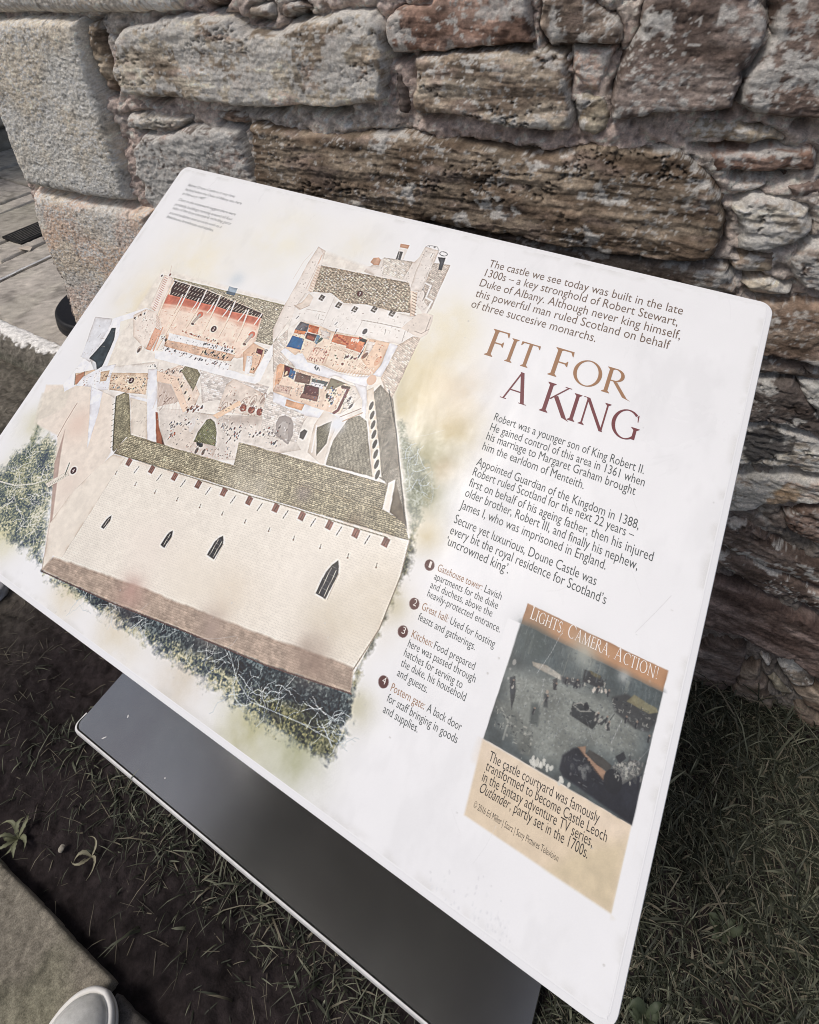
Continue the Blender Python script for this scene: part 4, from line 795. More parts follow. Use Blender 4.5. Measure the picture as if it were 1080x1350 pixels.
    fill([(339.1, 248.2), (445.1, 262.5), (526.2, 272.2), (533.5, 268.5), (536.4, 245.3), (441.6, 232.5), (348.3, 222.1)], (178, 170, 148), tex=t_courses(ra, vec([(536.4, 245.3), (527.7, 272.8)]), 2.0, 3.6, .62, jit=.35), var=.15)
    fill([(185.6, 175.2), (185.7, 183.1), (192.7, 202.7), (273.5, 212.8), (349.6, 223.5), (458.5, 238.4), (535.1, 248), (561.2, 246.1), (573, 231.7), (452.2, 214), (300.7, 192.4)], (180, 172, 148), tex=t_courses(ra, (.15, 1), 2.0, 3.6, .62, jit=.35), var=.15)
    blob([(443.6, 229)][0], 12, (150, 138, 140), .6, 7); blob([(514.2, 225)][0], 14, (142, 128, 112), .6, 8)
    fill([(139.3, 235.6), (148.9, 244.7), (156.2, 245.1), (194.7, 201.5), (189.5, 197.8), (184.3, 176.6), (180, 179)], (164, 158, 134), tex=t_courses((.1, 1), (1, 0), 1.8, 3, .75), var=.2); stroke([(139.8, 235), (161.8, 204.4), (181.6, 178.2)], 1.6, (80, 82, 58), .8)
    for i in range(9):
        p = lerp2([(144.1, 227.6), (178.8, 182.1)], i / 8); stroke([p, (p[0] - 2.6, p[1] - 3)], .8, (100, 96, 80), .8)
    fill([(528.9, 274.1), (535.1, 280.7), (541.8, 249.2), (534.3, 247.7)], (240, 234, 224), outline=(190, 180, 166)); fill([(535.7, 279.3), (564.6, 244.4), (543.2, 248.1)], (120, 110, 96), var=.2)
    # ---- the great front wall
    fw = [(186.2, 174.4), (301.2, 191.7), (452.6, 213.4), (573.8, 232.1), (578.7, 199.1), (578.6, 149.6), (571.8, 104.8), (575.7, 92.4), (510.6, 81), (423.3, 66.6), (325, 52.3), (188.8, 35.1), (188.5, 49.7), (195.2, 101.4)]
    fill(fw, (240, 234, 223), tex=t_courses(vec([(195.3, 56.9), (565.1, 109.5)]), (.2, 1), 2.4, 9.0, .955, lw=.2, jit=.02), var=.03)
    fill([(186.2, 174.4), (204.1, 177.4), (200.1, 54.7), (186.8, 51.5), (188.8, 35.1), (183.8, 34.7), (157.2, 76.5), (159.7, 110), (175.6, 154.7)], (238, 230, 218), var=.04)
    for q, r, c in (([(484.5, 157.9)], 45, (240, 234, 224)), ([(301.9, 111)], 40, (236, 226, 216)), ([(533.6, 135.9)], 40, (214, 204, 184)), ([(567.4, 172.5)], 40, (216, 206, 186)), ([(417.4, 105.4)], 40, (226, 214, 196)), ([(384, 205.1)], 40, (238, 232, 222)), ([(364, 105.1)], 40, (234, 226, 212))):
        blob(q[0], r, c, .55, int(r))
    fill([(187.9, 50.3), (304.2, 70.8), (429, 88.2), (568.5, 111.1), (576.6, 92.2), (486.5, 75), (385.4, 60.9), (294.4, 46.4), (184, 33)], (188, 170, 155), tex=t_courses(vec([(201.1, 50.8), (567.8, 104.2)]), (.2, 1), 2.2, 5, .94, jit=.1), var=.16, rag=.6, soft=1.3)
    for q, r, c in (([(307, 60)], 22, (192, 160, 150)), ([(416.4, 76.6)], 20, (178, 160, 150)), ([(527.5, 98.5)], 24, (156, 136, 124))): blob(q[0], r, c, .7, int(r))
    stroke([(184.6, 32.4), (294.8, 45.8), (385.9, 60.3), (486.8, 74.5), (576.6, 92.2)], 1.3, (112, 90, 86), .8); stroke([(573.8, 232.1), (578.7, 199.1), (578.6, 149.6), (569.6, 109)], 1.0, (150, 138, 124), .8)
    BR = [(212.8, 174.9), (248.4, 179.3), (282.6, 183.9), (317.2, 188.5), (352.7, 193.3), (387.2, 197.7), (421, 203.3), (453.8, 207.7), (486.9, 212), (517.8, 216.2), (550.9, 220.9)]
    for (x, y) in BR:
        fill([(x - 3.2, y + 4.6), (x + 3.6, y + 4.0), (x + 3.6, y - 4.4), (x - 3.0, y - 4.2)], (158, 122, 112), var=.25); stroke([(x + .6, y + 2.6), (x, y - 3)], .9, (112, 84, 78), .9)
    SL = [(229.8, 175.8), (264.9, 180.2), (298.9, 186.7), (334.3, 191.7), (369, 195.9), (403.7, 201.4), (436.3, 206.3), (469.7, 211.4), (500.8, 215.4), (533, 219.8)]
    for (x, y) in SL: stroke([(x, y), (x - 1.6, y - 9.0)], 0.9, (84, 76, 74), .9)
    stroke([(x, y + 4.8) for x, y in BR], 1.0, (120, 112, 92), .7)
    for (x, y) in [(204.2, 158.6), (238.4, 158), (269, 161), (301.5, 165.1), (333.3, 170.1), (363.9, 174.4), (394.4, 178.1), (425.3, 181.8), (456.2, 185.5), (487.8, 190.2), (519.9, 194.2), (551.6, 198.4)]:
        stroke([(x, y + 1.6), (x + .5, y - 2.2)], .9, (112, 102, 96), .8); dot((x + .6, y - 2.2), 1.0, .8, (150, 120, 104), .7)
    for (x, y), hw, hh, nl in (([(230.6, 108.8)][0], 3.0, 7.5, 1), ([(316.3, 125.6)][0], 3.6, 9, 1), ([(377.6, 142.9)][0], 5.6, 12, 2), ([(511.8, 168)][0], 6.6, 18, 2)):
        arch = [(x - hw - 1.0, y - hh), (x + hw - 2, y - hh - 0.5), (x + hw, y + hh * .35), (x + hw * .6, y + hh * .75), (x + .6, y + hh), (x - hw * .5, y + hh * .7), (x - hw, y + hh * .2)]
        fill(arch, (58, 60, 68), var=.3, outline=(206, 198, 188))
        for k in range(nl):
            xx = x + (k - (nl - 1) / 2) * hw * .9; stroke([(xx - 1, y - hh + 1), (xx, y + hh * .5)], .6, (196, 190, 182), .9)
        for k in range(1, 5): stroke([(x - hw, y - hh + k * hh * .4), (x + hw - 1, y - hh + k * hh * .4 - .6)], .4, (170, 166, 160), .5)
        stroke([(x + hw, y - hh), (x + hw + .4, y + hh * .4)], .8, (190, 180, 168), .8)
    # footbridge and gate
    fill([(117.3, 109.5), (136.7, 133.1), (142.5, 130.3), (124.3, 107.3)], (226, 220, 208), outline=(130, 120, 110))
    for i in range(8): p = lerp2([(121.9, 109.9), (138.4, 130.1)], i / 7); stroke([p, (p[0], p[1] - 3)], .5, (110, 104, 96), .8)
    stroke([(132.4, 142.4), (136.5, 128.7)], 1.4, (96, 104, 88), .9)
    # red number discs on the castle
    for (x, y), n in (([(394.4, 468.1)][0], 1), ([(221.4, 361.7)][0], 2), ([(147, 261)][0], 3), ([(144.6, 137.3)][0], 4)):
        dot((x, y), 4.3, 4.3, (104, 48, 50))
        g = {1: [(-.6, 1), (.3, 2), (.3, -2)], 2: [(-1, 1.2), (0, 2), (1, 1), (-1, -1.8), (1.2, -1.8)], 3: [(-1, 1.8), (1, 1.2), (-.2, .2), (1, -1), (-1, -1.8)], 4: [(.6, -2), (.6, 2), (-1.2, -.6), (1.3, -.6)]}[n]
        stroke([(x + a, y + b) for a, b in g], .7, (240, 226, 218))
    def blur(c, r):
        for ax in (0, 1):
            p_ = np.concatenate([np.repeat(np.take(c, [0], ax), r + 1, ax), c, np.repeat(np.take(c, [-1], ax), r, ax)], ax).cumsum(ax)
            n_ = c.shape[ax]; c = (np.take(p_, range(2 * r + 1, 2 * r + 1 + n_), ax) - np.take(p_, range(0, n_), ax)) / (2 * r + 1)
        return c
    lum = A.c.mean(-1, keepdims=True); A.c = lum + (A.c - lum) * .92; A.c = 243 - (243 - A.c) * 1.12
    A.c = np.clip(A.c + 0.75 * (A.c - blur(A.c, 3)), 18, 246)     # crisp print
    # ---- the inset with its coloured box and photograph of the courtyard
    fill([(698.1, 115.3), (821.1, 117.1), (821, 61), (702.4, 61.8)], (222, 205, 180), soft=1.0, var=.05)
    fill([(698.1, 115.3), (821.1, 117.1), (821.5, 100.8), (697.8, 100.8)], (230, 214, 194), .7, soft=6)
    fill([(788.2, 84), (820.1, 106), (821.1, 61.7), (771.9, 60.4)], (206, 192, 160), .6, soft=5)
    fill([(702.6, 61.4), (759.6, 60.7), (821.3, 60.9), (820.5, 51.8), (699.3, 49.6)], (240, 241, 243), 1.0, soft=1.0, var=.0, outline=(240, 241, 243))
    fill([(821, 117.4), (826.1, 124.1), (826.5, 59.7), (821.3, 60.9)], (240, 241, 243), 1.0, soft=.4, var=0., outline=(240, 241, 243), rag=.01)
    fill([(699, 227.7), (821.3, 227.9), (821.2, 211.2), (698.9, 210)], (184, 142, 108), var=.05)
    ph = [(698.9, 210), (821.2, 211.2), (821.1, 117.1), (698.2, 115.9)]
    def grain(X, Y, c): return c * (0.9 + 0.2 * fbm(X / 1.4, Y / 1.4, 380, 2)[..., None]) * (0.8 + 0.4 * fbm(X / 12, Y / 12, 383, 4)[..., None])
    fill(ph, (80, 88, 90), tex=grain)
    fill([(699, 210.6), (820.9, 211.6), (821.3, 195.9), (779.8, 199.9), (759, 199.7), (741.1, 188.4), (722.3, 188.1), (702.9, 183.3)], (82, 92, 94), .9, tex=grain, soft=4)
    rr = random.Random(9)
    for i in range(46):
        t = rr.random(); p = lerp2([(705.1, 205), (819.3, 206.8)], t); L = rr.uniform(8, 22)
        stroke([p, (p[0] + rr.gauss(0, .6), p[1] - L)], rr.uniform(.6, 2.2), rr.choice([(70, 78, 80), (130, 134, 128), (60, 66, 70), (150, 152, 144)]), rr.uniform(.15, .45))
    blob([(756, 209.7)][0], 16, (176, 178, 168), .7, 2); blob([(790.4, 209.1)][0], 6, (200, 202, 198), .9, 3); blob([(711.1, 201.8)][0], 18, (78, 88, 86), .7, 4)
    fill([(700.4, 172), (742.2, 184.7), (782.9, 189.1), (812.9, 182.7), (813.3, 160.1), (793.6, 151.3), (774.6, 148.2), (761.1, 126.1), (744.4, 122.7), (708.9, 131.3)], (134, 138, 132), .85, tex=grain, soft=7)
    A.crowd([(717, 157.2), (758.5, 171.9), (803.1, 167.5), (773.2, 152.7), (736, 147.4), (741.8, 130.4)], 300, [(150, 156, 154), (104, 110, 112), (140, 146, 144), (92, 98, 102)], .5, 9)
    fill([(697.8, 148), (712.7, 146.9), (735.7, 139.3), (738.5, 122.3), (730, 120.6), (707.2, 140.1), (700, 137.9)], (104, 108, 104), .8, tex=grain, soft=1.5); stroke([(704.6, 142.9), (713.4, 136.3), (713.6, 122.9)], 1.4, (170, 172, 164), .6)
    fill([(704, 166.5), (707.8, 169.7), (711.9, 160.4), (713.2, 145.7), (708.8, 153.3)], (52, 56, 62), .9, tex=grain); dot([(708.3, 161.4)][0], 1, 1.6, (190, 186, 178)); dot([(703.5, 179.2)][0], 1.6, 2.4, (150, 150, 146))
    fill([(717.2, 186.4), (730, 188.8), (744.5, 187.2), (744.2, 183.6), (733.4, 183.3), (719, 183.6)], (176, 172, 162), .9, tex=grain); fill([(737.3, 181), (740.9, 184.1), (743, 175.3), (740.1, 174.6)], (60, 60, 62), .9); fill([(743.2, 186.6), (758.6, 191.1), (760, 186.3), (746.1, 182.4)], (62, 64, 68), .9, tex=grain, soft=1)
    fill([(759.7, 200), (773, 200.8), (779.2, 196.9), (773.3, 192), (760.3, 190.6)], (52, 54, 58), .95, tex=grain); fill([(763.2, 201), (773.6, 201.1), (773, 198), (765.4, 198.6)], (104, 98, 74), .9)
    A.crowd([(754, 186.2), (762.7, 187.6)], 10, [(44, 46, 52), (70, 72, 76)], 1.0, 1.5); A.crowd([(769.9, 188.3), (780.3, 193.3)], 10, [(216, 210, 200), (52, 54, 58), (206, 196, 184)], 1.1, 1.2)
    fill([(785.4, 190.4), (795, 197.7), (820.7, 195.6), (821.5, 189.5), (817.8, 180), (807.4, 177.4), (790, 181.9)], (58, 60, 62), .95, tex=grain, soft=1); fill([(801.5, 199.8), (819.4, 198.2), (821.3, 195.9), (814.7, 192), (796.4, 192.3)], (136, 132, 104), .9, tex=grain)
    fill([(758.1, 173.1), (766.3, 175.7), (779.9, 174.3), (779.9, 169.1), (777.5, 162.6), (758.1, 163.6)], (50, 54, 58), .95, tex=grain); stroke([(759.1, 172.2), (764, 175.9), (772.8, 173.5), (765.1, 169.7), (758.7, 171.3)], 1.0, (150, 150, 144), .9); A.crowd([(767.9, 175.1), (769.7, 174)], 5, [(34, 36, 42)], 1.4, .7); A.crowd([(778, 170.7), (788.5, 169.3)], 14, [(44, 46, 50), (70, 70, 72), (170, 168, 160)], 1.2, 1.6); stroke([(786.9, 169.9), (790.4, 180.1)], .5, (60, 62, 64))
    fill([(726.8, 157.2), (731.7, 160.2), (735, 155), (736.8, 145.1), (730, 142.4)], (66, 72, 72), .8, tex=grain, soft=1.2); fill([(734.4, 168.4), (736.9, 171.7), (740.2, 160.3), (736.7, 159.2)], (60, 64, 66), .85, soft=.8); dot([(736.3, 170.7)][0], 1.2, 1.6, (160, 150, 138)); stroke([(734.8, 160.3), (736.2, 165.2)], .8, (150, 146, 138), .7)
    A.crowd([(738.2, 118.9), (755, 122.3)], 26, [(214, 214, 206), (190, 190, 182)], 1.2, 1.6); A.crowd([(763.5, 118.5), (767.9, 118.3)], 8, [(210, 210, 202)], 1.2, 1.2)
    fill([(761.1, 135), (767.3, 143.3), (772.2, 146.3), (797.3, 138.3), (801.8, 132), (819.7, 151), (821.7, 128), (821.2, 117.2), (782.9, 120.4), (765.3, 121.9), (761.4, 125)], (38, 40, 48), .97, tex=grain, soft=.8)
    A.crowd([(772, 132.9), (781.7, 134)], 14, [(110, 112, 112), (70, 72, 76)], 1.6, 2.2)
    fill([(770.3, 145.8), (776, 149.1), (777.1, 144.3), (788.1, 141), (797.6, 139.6), (797.4, 132.8), (786.4, 137.1)], (178, 146, 122), .9, tex=grain); stroke([(773.7, 143.9), (797.6, 132.3)], .9, (70, 56, 50), .9); fill([(779, 147.8), (788.9, 147.8), (797.9, 146), (796.6, 140.4), (788.1, 141), (777.8, 144.7)], (70, 68, 66), .9, tex=grain)
    fill([(798.2, 144.9), (804.5, 151.9), (813.9, 157.9), (819.7, 155.2), (818.5, 150.4), (806.3, 135.5), (799.1, 139.2)], (96, 98, 98), .9, tex=grain); A.crowd([(803, 147.4), (817.6, 154.2), (809.3, 144.4)], 60, [(176, 176, 168), (120, 120, 118), (70, 72, 74)], .9, 3.0); fill([(798.8, 152.7), (803.9, 159.1), (806.4, 155.3), (802.4, 149.6)], (40, 42, 48), .9); dot([(801.2, 136.6)][0], 7, 8, (34, 36, 42), .95)
    fill([(698.7, 228.1), (821.1, 228.1), (820.9, 211.6), (699, 210.6)], (172, 130, 98), 0.0)
    DKP = [(34, 38, 44), (54, 58, 62), (80, 86, 86), (150, 152, 146), (186, 184, 174)]
    A.scribble([(701.3, 169.5), (742.6, 183.5), (783.2, 188), (813.5, 180.4), (812.1, 159.5), (772, 146.9), (743.7, 124.9), (709.7, 129)], 420, [(90, 96, 96), (160, 164, 158), (74, 80, 82), (182, 184, 178)], (.6, 2.0), .45, (A0, A0 + .4, A0 - .3), (.2, .55))
    A.scribble([(699.2, 209.9), (820, 209.8), (821, 197.1), (780.2, 198.7), (741.5, 187.2), (702.2, 183)], 260, [(66, 76, 82), (124, 134, 136), (56, 64, 72), (140, 148, 148)], (1.5, 6), .6, (A1, A1 + .1), (.15, .4))
    A.scribble([(785.4, 190.4), (820.4, 196.8), (820.2, 181.2), (791.2, 179.9)], 60, DKP, (.8, 2.4), .5); A.scribble([(744.9, 186), (777.5, 203), (779.3, 191.5), (748.2, 180.6)], 50, DKP, (.6, 2.0), .5); A.scribble([(797.2, 148.2), (817.8, 158.6), (818.8, 149.3), (803, 137.5)], 90, DKP[2:], (.8, 2.2), .5)
    A.scribble([(761.5, 133.9), (772.4, 145.8), (797.6, 132.3), (782.7, 121)], 60, [(24, 26, 32), (66, 70, 74), (96, 100, 102)], (1, 3), .6); A.scribble([(698.3, 146.8), (735.7, 139.3), (737.2, 121.6), (703.5, 128.6)], 80, DKP, (.8, 3), .5)
    for q in [(741.5, 177.4), (748.4, 184.9), (756.7, 187.5), (773.8, 190.2), (782.2, 191.5), (737.6, 165.8), (730.4, 152.7), (778.9, 172.5), (788.2, 170.5), (785.9, 173.3), (707.4, 163.9), (799.7, 180.1), (808, 180.3), (818.9, 175.4)]:
        dot(q, 1.0, 2.6, (36, 38, 44), .9); dot((q[0] + .1, q[1] + 2.6), .8, .8, (150, 130, 116), .8); dot((q[0] + .6, q[1] - .2), .4, 1.4, (140, 140, 136), .6)
    for q in ([(821.4, 211.6), (836.3, 212), (835.7, 119.2), (821.4, 117.1)], [(698.2, 209.7), (698.2, 115.9), (686.5, 115.3), (686.8, 209.1)]): fill(q, (240, 241, 243), 1.0, soft=.4, var=0., outline=(240, 241, 243), rag=.01)
    # number bullets of the key
    for (x, y) in [(601.6, 219.9), (601.3, 183.3), (600.7, 157.7), (600.7, 113.9)]: dot((x, y), 5.0, 5.0, (84, 44, 42))
    # scuffs, dried water marks and wear on the laminate
    rr = random.Random(31)
    for i in range(150):
        x, y = rr.uniform(8, PW - 8), rr.uniform(8, PH - 8) * rr.uniform(.3, 1); dot((x, y), rr.uniform(.4, 1.1), rr.uniform(.4, 1.1), rr.choice([(206, 207, 208), (190, 188, 184), (222, 222, 222)]), rr.uniform(.2, .6))
    for i in range(26):
        x, y = rr.uniform(300, PW - 20), rr.uniform(10, PH * .6); g = rr.uniform(0, 3.1); l = rr.uniform(8, 45); stroke([(x, y), (x + l * math.cos(g) * .5 + 1, y + l * math.sin(g) * .5), (x + l * math.cos(g), y + l * math.sin(g) + 2)], .35, (216, 217, 219), rr.uniform(.3, .7))
    kd = sstep(.56, .72, fbm(A.X / 46, A.Y / 80, 393, 5, .65))[..., None] * .018; A.c = A.c * (1 - kd)
    ed = np.minimum(np.minimum(A.X, PW - A.X), np.minimum(A.Y, PH - A.Y)); kd = (sstep(15, 6, ed) * sstep(.4, .7, fbm(A.X / 16, A.Y / 16, 396, 4)))[..., None] * .14; A.c = A.c * (1 - kd) + np.array((150, 146, 134)) * kd
    stroke([(790.6, 244.4), (802.5, 267.4), (810.5, 283.8)], .35, (205, 205, 206), .8); stroke([(796.9, 178.6), (793.5, 160.1)], .3, (212, 212, 214), .6)
    for q in [(711.1, 5.3), (724.5, 20), (690.7, 6.4), (740.3, 11.8)]: A.crowd([q, (q[0] + 18, q[1] - 10)], 26, [(228, 230, 233), (234, 236, 238), (226, 227, 230)], .8, 9)
    A.c = A.c * (0.985 + 0.03 * np.random.default_rng(5).random(A.X.shape))[..., None] ** np.where(A.c.mean(-1, keepdims=True) > 232, .25, 1.0)
    A.c = A.c * (0.985 + 0.03 * fbm(A.X / 40, A.Y / 40, 390, 4)[..., None])
    return A

lectern = tag(empty('information_board', (BLC.x + PW / 2000, BLC.y + 0.25, 0)),
              'tilted white information board with a painted castle cutaway, on a grey metal base', 'sign board')
bpy.context.view_layer.update()
LM = Matrix.Translation(BLC) @ board_rot.to_4x4()             # board frame in the world
LOC = Matrix.Translation(lectern.location).inverted() @ LM    # and relative to the thing

def rrect(w, h, r, inset=0.0, n=8):
    out = []
    for cx, cy, a0 in ((w - r, h - r, 0), (r, h - r, 90), (r, r, 180), (w - r, r, 270)):
        for k in range(n + 1):
            t = math.radians(a0 + 90 * k / n)
            out.append((cx + (r - inset) * math.cos(t), cy + (r - inset) * math.sin(t)))
    return out

M_BOARD, _nt, _b = mat_new('white laminate', 0.38, 0.28, 0, tuple(lin((240, 241, 243)) * 0.93))
bm = bmesh.new()
rings = []
for ins, z in ((0.0, -8.0), (0.0, -2.2), (0.6, -1.0), (5.0, -0.25), (5.8, 0.0)):
    rings.append([bm.verts.new((x / 1000, y / 1000, z / 1000)) for x, y in rrect(PW, PH, 13, ins)])
for a, b in zip(rings[:-1], rings[1:]):
    for i in range(len(a)):
        bm.faces.new((a[i], a[(i + 1) % len(a)], b[(i + 1) % len(b)], b[i]))
bm.faces.new(rings[-1]); bm.faces.new(rings[0][::-1])
board = bm_obj('board', bm, M_BOARD, lectern)
board.matrix_local = LOC
board.data.materials.append(mat_new('dark board back', .6, .3, 0, (.035, .037, .04))[0]); board.data.polygons[len(board.data.polygons) - 1].material_index = 1

A = paint_artwork()
f = 1
ny, nx = (A.ny // f), (A.nx // f)
cc = A.c[:ny * f, :nx * f].reshape(ny, f, nx, f, 3).mean((1, 3))
xs = (np.arange(nx) * f + (f - 1) / 2) * A.res; ys = (np.arange(ny) * f + (f - 1) / 2) * A.res
i0, i1 = np.searchsorted(xs, [6.5, PW - 6.5]); j0, j1 = np.searchsorted(ys, [6.5, PH - 6.5])
X, Y = np.meshgrid(xs[i0:i1], ys[j0:j1]); cc = lin(cc[j0:j1, i0:i1]) * 0.93
del A
M_PRINT = attr_mat('printed artwork', 0.38, 0.28)
for m_ in (M_PRINT, M_BOARD):
    nt = m_.node_tree; b_ = nt.nodes['Principled BSDF']; tc = nt.nodes.new('ShaderNodeTexCoord'); mp = nt.nodes.new('ShaderNodeMapping'); mp.inputs['Scale'].default_value = (1, .35, 1)
    nt.links.new(tc.outputs['Object'], mp.inputs['Vector']); n_ = nz(nt, 9, 6, .7, mp.outputs['Vector'], 1.2); mr = nt.nodes.new('ShaderNodeMapRange')
    mr.inputs['From Min'].default_value = .3; mr.inputs['From Max'].default_value = .7; mr.inputs['To Min'].default_value = .2; mr.inputs['To Max'].default_value = .5
    nt.links.new(n_.outputs['Fac'], mr.inputs['Value']); nt.links.new(mr.outputs['Result'], b_.inputs['Roughness'])
Vv = np.stack([X / 1000, Y / 1000, np.full(X.shape, 0.00025)], -1).reshape(-1, 3)
art = mesh_np('castle_artwork', Vv, grid_quads(X.shape[1], X.shape[0]), None, M_PRINT, board, cc.reshape(-1, 3))

# ---- lettering
def ink(name, c): return mat_new(name, 0.45, 0.35, 0, tuple(lin(c) * 0.9))[0]
I_BROWN, I_DARK, I_TAN, I_MAROON, I_WHITE, I_GREY, I_BLACK = (ink(n, c) for n, c in (
    ('brown ink', (112, 92, 78)), ('dark grey ink', (62, 72, 74)), ('tan ink', (160, 118, 84)), ('maroon ink', (112, 44, 52)), ('white ink', (246, 240, 234)), ('grey ink', (112, 116, 118)), ('near black ink', (44, 42, 42))))

def font_tris(txt, off=-0.002):
    cu = bpy.data.curves.new('lettering', 'FONT'); cu.body = txt; cu.size = 1.0; cu.resolution_u = 3; cu.offset = off; cu.fill_mode = 'FRONT'
    o = bpy.data.objects.new('lettering', cu); COL.objects.link(o)
    dg = bpy.context.evaluated_depsgraph_get(); me = bpy.data.meshes.new_from_object(o.evaluated_get(dg))
    me.calc_loop_triangles()
    V = np.empty(len(me.vertices) * 3, np.float32); me.vertices.foreach_get('co', V); V = V.reshape(-1, 3)[:, :2]
    T = np.empty(len(me.loop_triangles) * 3, np.int32); me.loop_triangles.foreach_get('vertices', T); T = T.reshape(-1, 3)
    bpy.data.objects.remove(o); bpy.data.curves.remove(cu); bpy.data.meshes.remove(me)
    return V.astype(float), T

def paragraph(name, lines, size, mat, shear=0.0, label=None, z=0.5):
    """lines: (text, start, end) in board mm; every line is set along its own baseline"""
    VV, TT, n = [], [], 0
    for txt, p0, p1 in lines:
        V, T = font_tris(txt, -0.012 if size < 8 else (-0.006 if size < 11 else -0.004))
        if not len(V): continue
        p0 = np.asarray(p0, float); p1 = np.asarray(p1, float); d = p1 - p0; L = np.hypot(*d); d /= L; up = np.array((-d[1], d[0]))
        w0, w1 = V[:, 0].min(), V[:, 0].max()
        k = L / (w1 - w0)
        x = (V[:, 0] - w0) * k + shear * V[:, 1] * size; y = V[:, 1] * size
        Q = p0 + x[:, None] * d + y[:, None] * up
        VV.append(np.column_stack([Q / 1000, np.full(len(Q), z / 1000)])); TT.append(T + n); n += len(Q)
    o = mesh_np(name, np.concatenate(VV), None, np.concatenate(TT), mat, board, None, False)
    if label: o['label'] = label
    return o
def L_(txt, P): return (txt, P[0], P[1])

paragraph('caption_text', [L_('Below: Doune Castle as it may have', [(33.4, 555.5), (128.2, 555.7)]), L_('looked when the Duke of Albany was here', [(33.7, 546.9), (146.9, 547.3)]),
    L_('in February 1407', [(33.5, 538.6), (78.6, 539.4)]), L_('Clues in the stonework suggest there were', [(33.5, 527.3), (148.5, 527.6)]),
    L_('probably buildings running around all four', [(32.9, 518.2), (148.1, 518.6)]), L_('sides of the busy courtyard, including guest', [(33, 511), (150.1, 511.2)]),
    L_('accommodation and services such as a', [(32.9, 502.2), (138, 502.2)]), L_('bakehouse, brewhouse and stables.', [(33.2, 494.8), (128.8, 493.7)])], 7.2, I_GREY, 0.2)
paragraph('introduction_text', [L_('The castle we see today was built in the late', [(537.3, 549.2), (758.4, 551)]), L_('1300s \u2013 a key stronghold of Robert Stewart,', [(537.3, 535.7), (756.7, 536.7)]),
    L_('Duke of Albany. Although never king himself,', [(536.2, 521.5), (762.5, 522.5)]), L_('this powerful man ruled Scotland on behalf', [(536.3, 506.9), (755.2, 508.4)]), L_('of three succesive monarchs.', [(536.7, 492.4), (682.7, 493.3)])], 15.2, I_BROWN)
paragraph('body_text', [L_('Robert was a younger son of King Robert II.', [(609.7, 375.4), (763.4, 376.1)]), L_('He gained control of this area in 1361 when', [(609.6, 363.9), (766.5, 365.1)]),
    L_('his marriage to Margaret Graham brought', [(609.2, 353.6), (760.8, 354.3)]), L_('him the earldom of Menteith.', [(609.2, 342.4), (715.6, 342)]),
    L_('Appointed Guardian of the Kingdom in 1388,', [(609.2, 325.4), (771.5, 326)]), L_('Robert ruled Scotland for the next 22 years \u2013', [(609.3, 314.5), (769.4, 316.3)]),
    L_('first on behalf of his ageing father, then his injured', [(609.5, 303.2), (789.3, 304.4)]), L_('older brother, Robert III, and finally his nephew,', [(609.5, 292.6), (779.2, 292.3)]), L_('James I, who was imprisoned in England.', [(609, 279.9), (753.9, 281.6)]),
    L_('Secure yet luxurious, Doune Castle was', [(608.7, 264.9), (749.6, 265.6)]), L_('every bit the royal residence for Scotland\u2019s', [(608.8, 254), (761.6, 254.5)]), L_('\u2018uncrowned king\u2019.', [(608.6, 243.4), (673.9, 243.2)])], 12.6, I_DARK)
paragraph('key_text', [L_('Lavish', [(658.8, 219.9), (675.4, 219.9)]), L_('apartments for the duke', [(610.1, 210.3), (675, 211.5)]), L_('and duchess, above the', [(609.7, 202), (672.5, 203.5)]), L_('heavily-protected entrance.', [(609.9, 194), (683.6, 194.8)]),
    L_('Used for hosting', [(638.8, 182.2), (683.1, 181.7)]), L_('feasts and gatherings.', [(609.5, 172.6), (667.8, 172.4)]),
    L_('Food prepared', [(632.8, 157.6), (672.8, 158.1)]), L_('here was passed through', [(609.5, 148.7), (676.8, 149.6)]), L_('hatches for serving to', [(609.2, 140.5), (667.9, 140.5)]), L_('the duke, his household', [(609.8, 132), (673.9, 133.1)]), L_('and guests.', [(609.8, 123.6), (640.6, 123.6)]),
    L_('A back door', [(645.7, 111.4), (678.6, 111.8)]), L_('for staff bringing in goods', [(609.3, 102), (678.6, 102.2)]), L_('and supplies.', [(609.7, 93.1), (644.6, 93.7)])], 9.6, I_DARK)
for l_ in [L_('Gatehouse tower:', [(610.4, 218.4), (656.1, 219.9)]), L_('Great hall:', [(609.4, 181.8), (636.4, 182.1)]), L_('Kitchen:', [(609.7, 157), (630.9, 157.6)]), L_('Postern gate:', [(609.3, 110.7), (643.1, 111.4)])]: paragraph('key_heading', [l_], 9.6, I_TAN)
for l_ in [L_('1', [(601.2, 217.7), (603.5, 217.8)]), L_('2', [(600.3, 181.6), (603.6, 181.7)]), L_('3', [(599.8, 156), (603, 156.1)]), L_('4', [(599.5, 112.2), (602.9, 112.4)])]: paragraph('key_number', [l_], 8.5, I_WHITE)
paragraph('inset_text', [L_('The castle courtyard was famously', [(707.4, 104.2), (798.5, 106.5)]), L_('transformed to become Castle Leoch', [(707.2, 97.1), (806.7, 98.3)]), L_('in the fantasy adventure TV series,', [(707.2, 89.1), (798, 90.5)]), L_(', partly set in the 1700s.', [(734.1, 82.1), (796.8, 82.4)])], 10.6, I_BLACK)
paragraph('inset_italic_text', [L_('Outlander', [(707.4, 81.3), (732.8, 82)])], 10.6, I_BLACK, 0.2)
paragraph('credit_text', [L_('\u00a9 2016 Ed Miller | Starz | Sony Pictures Television', [(707.1, 69.9), (777.7, 70.2)])], 6.6, I_BLACK)

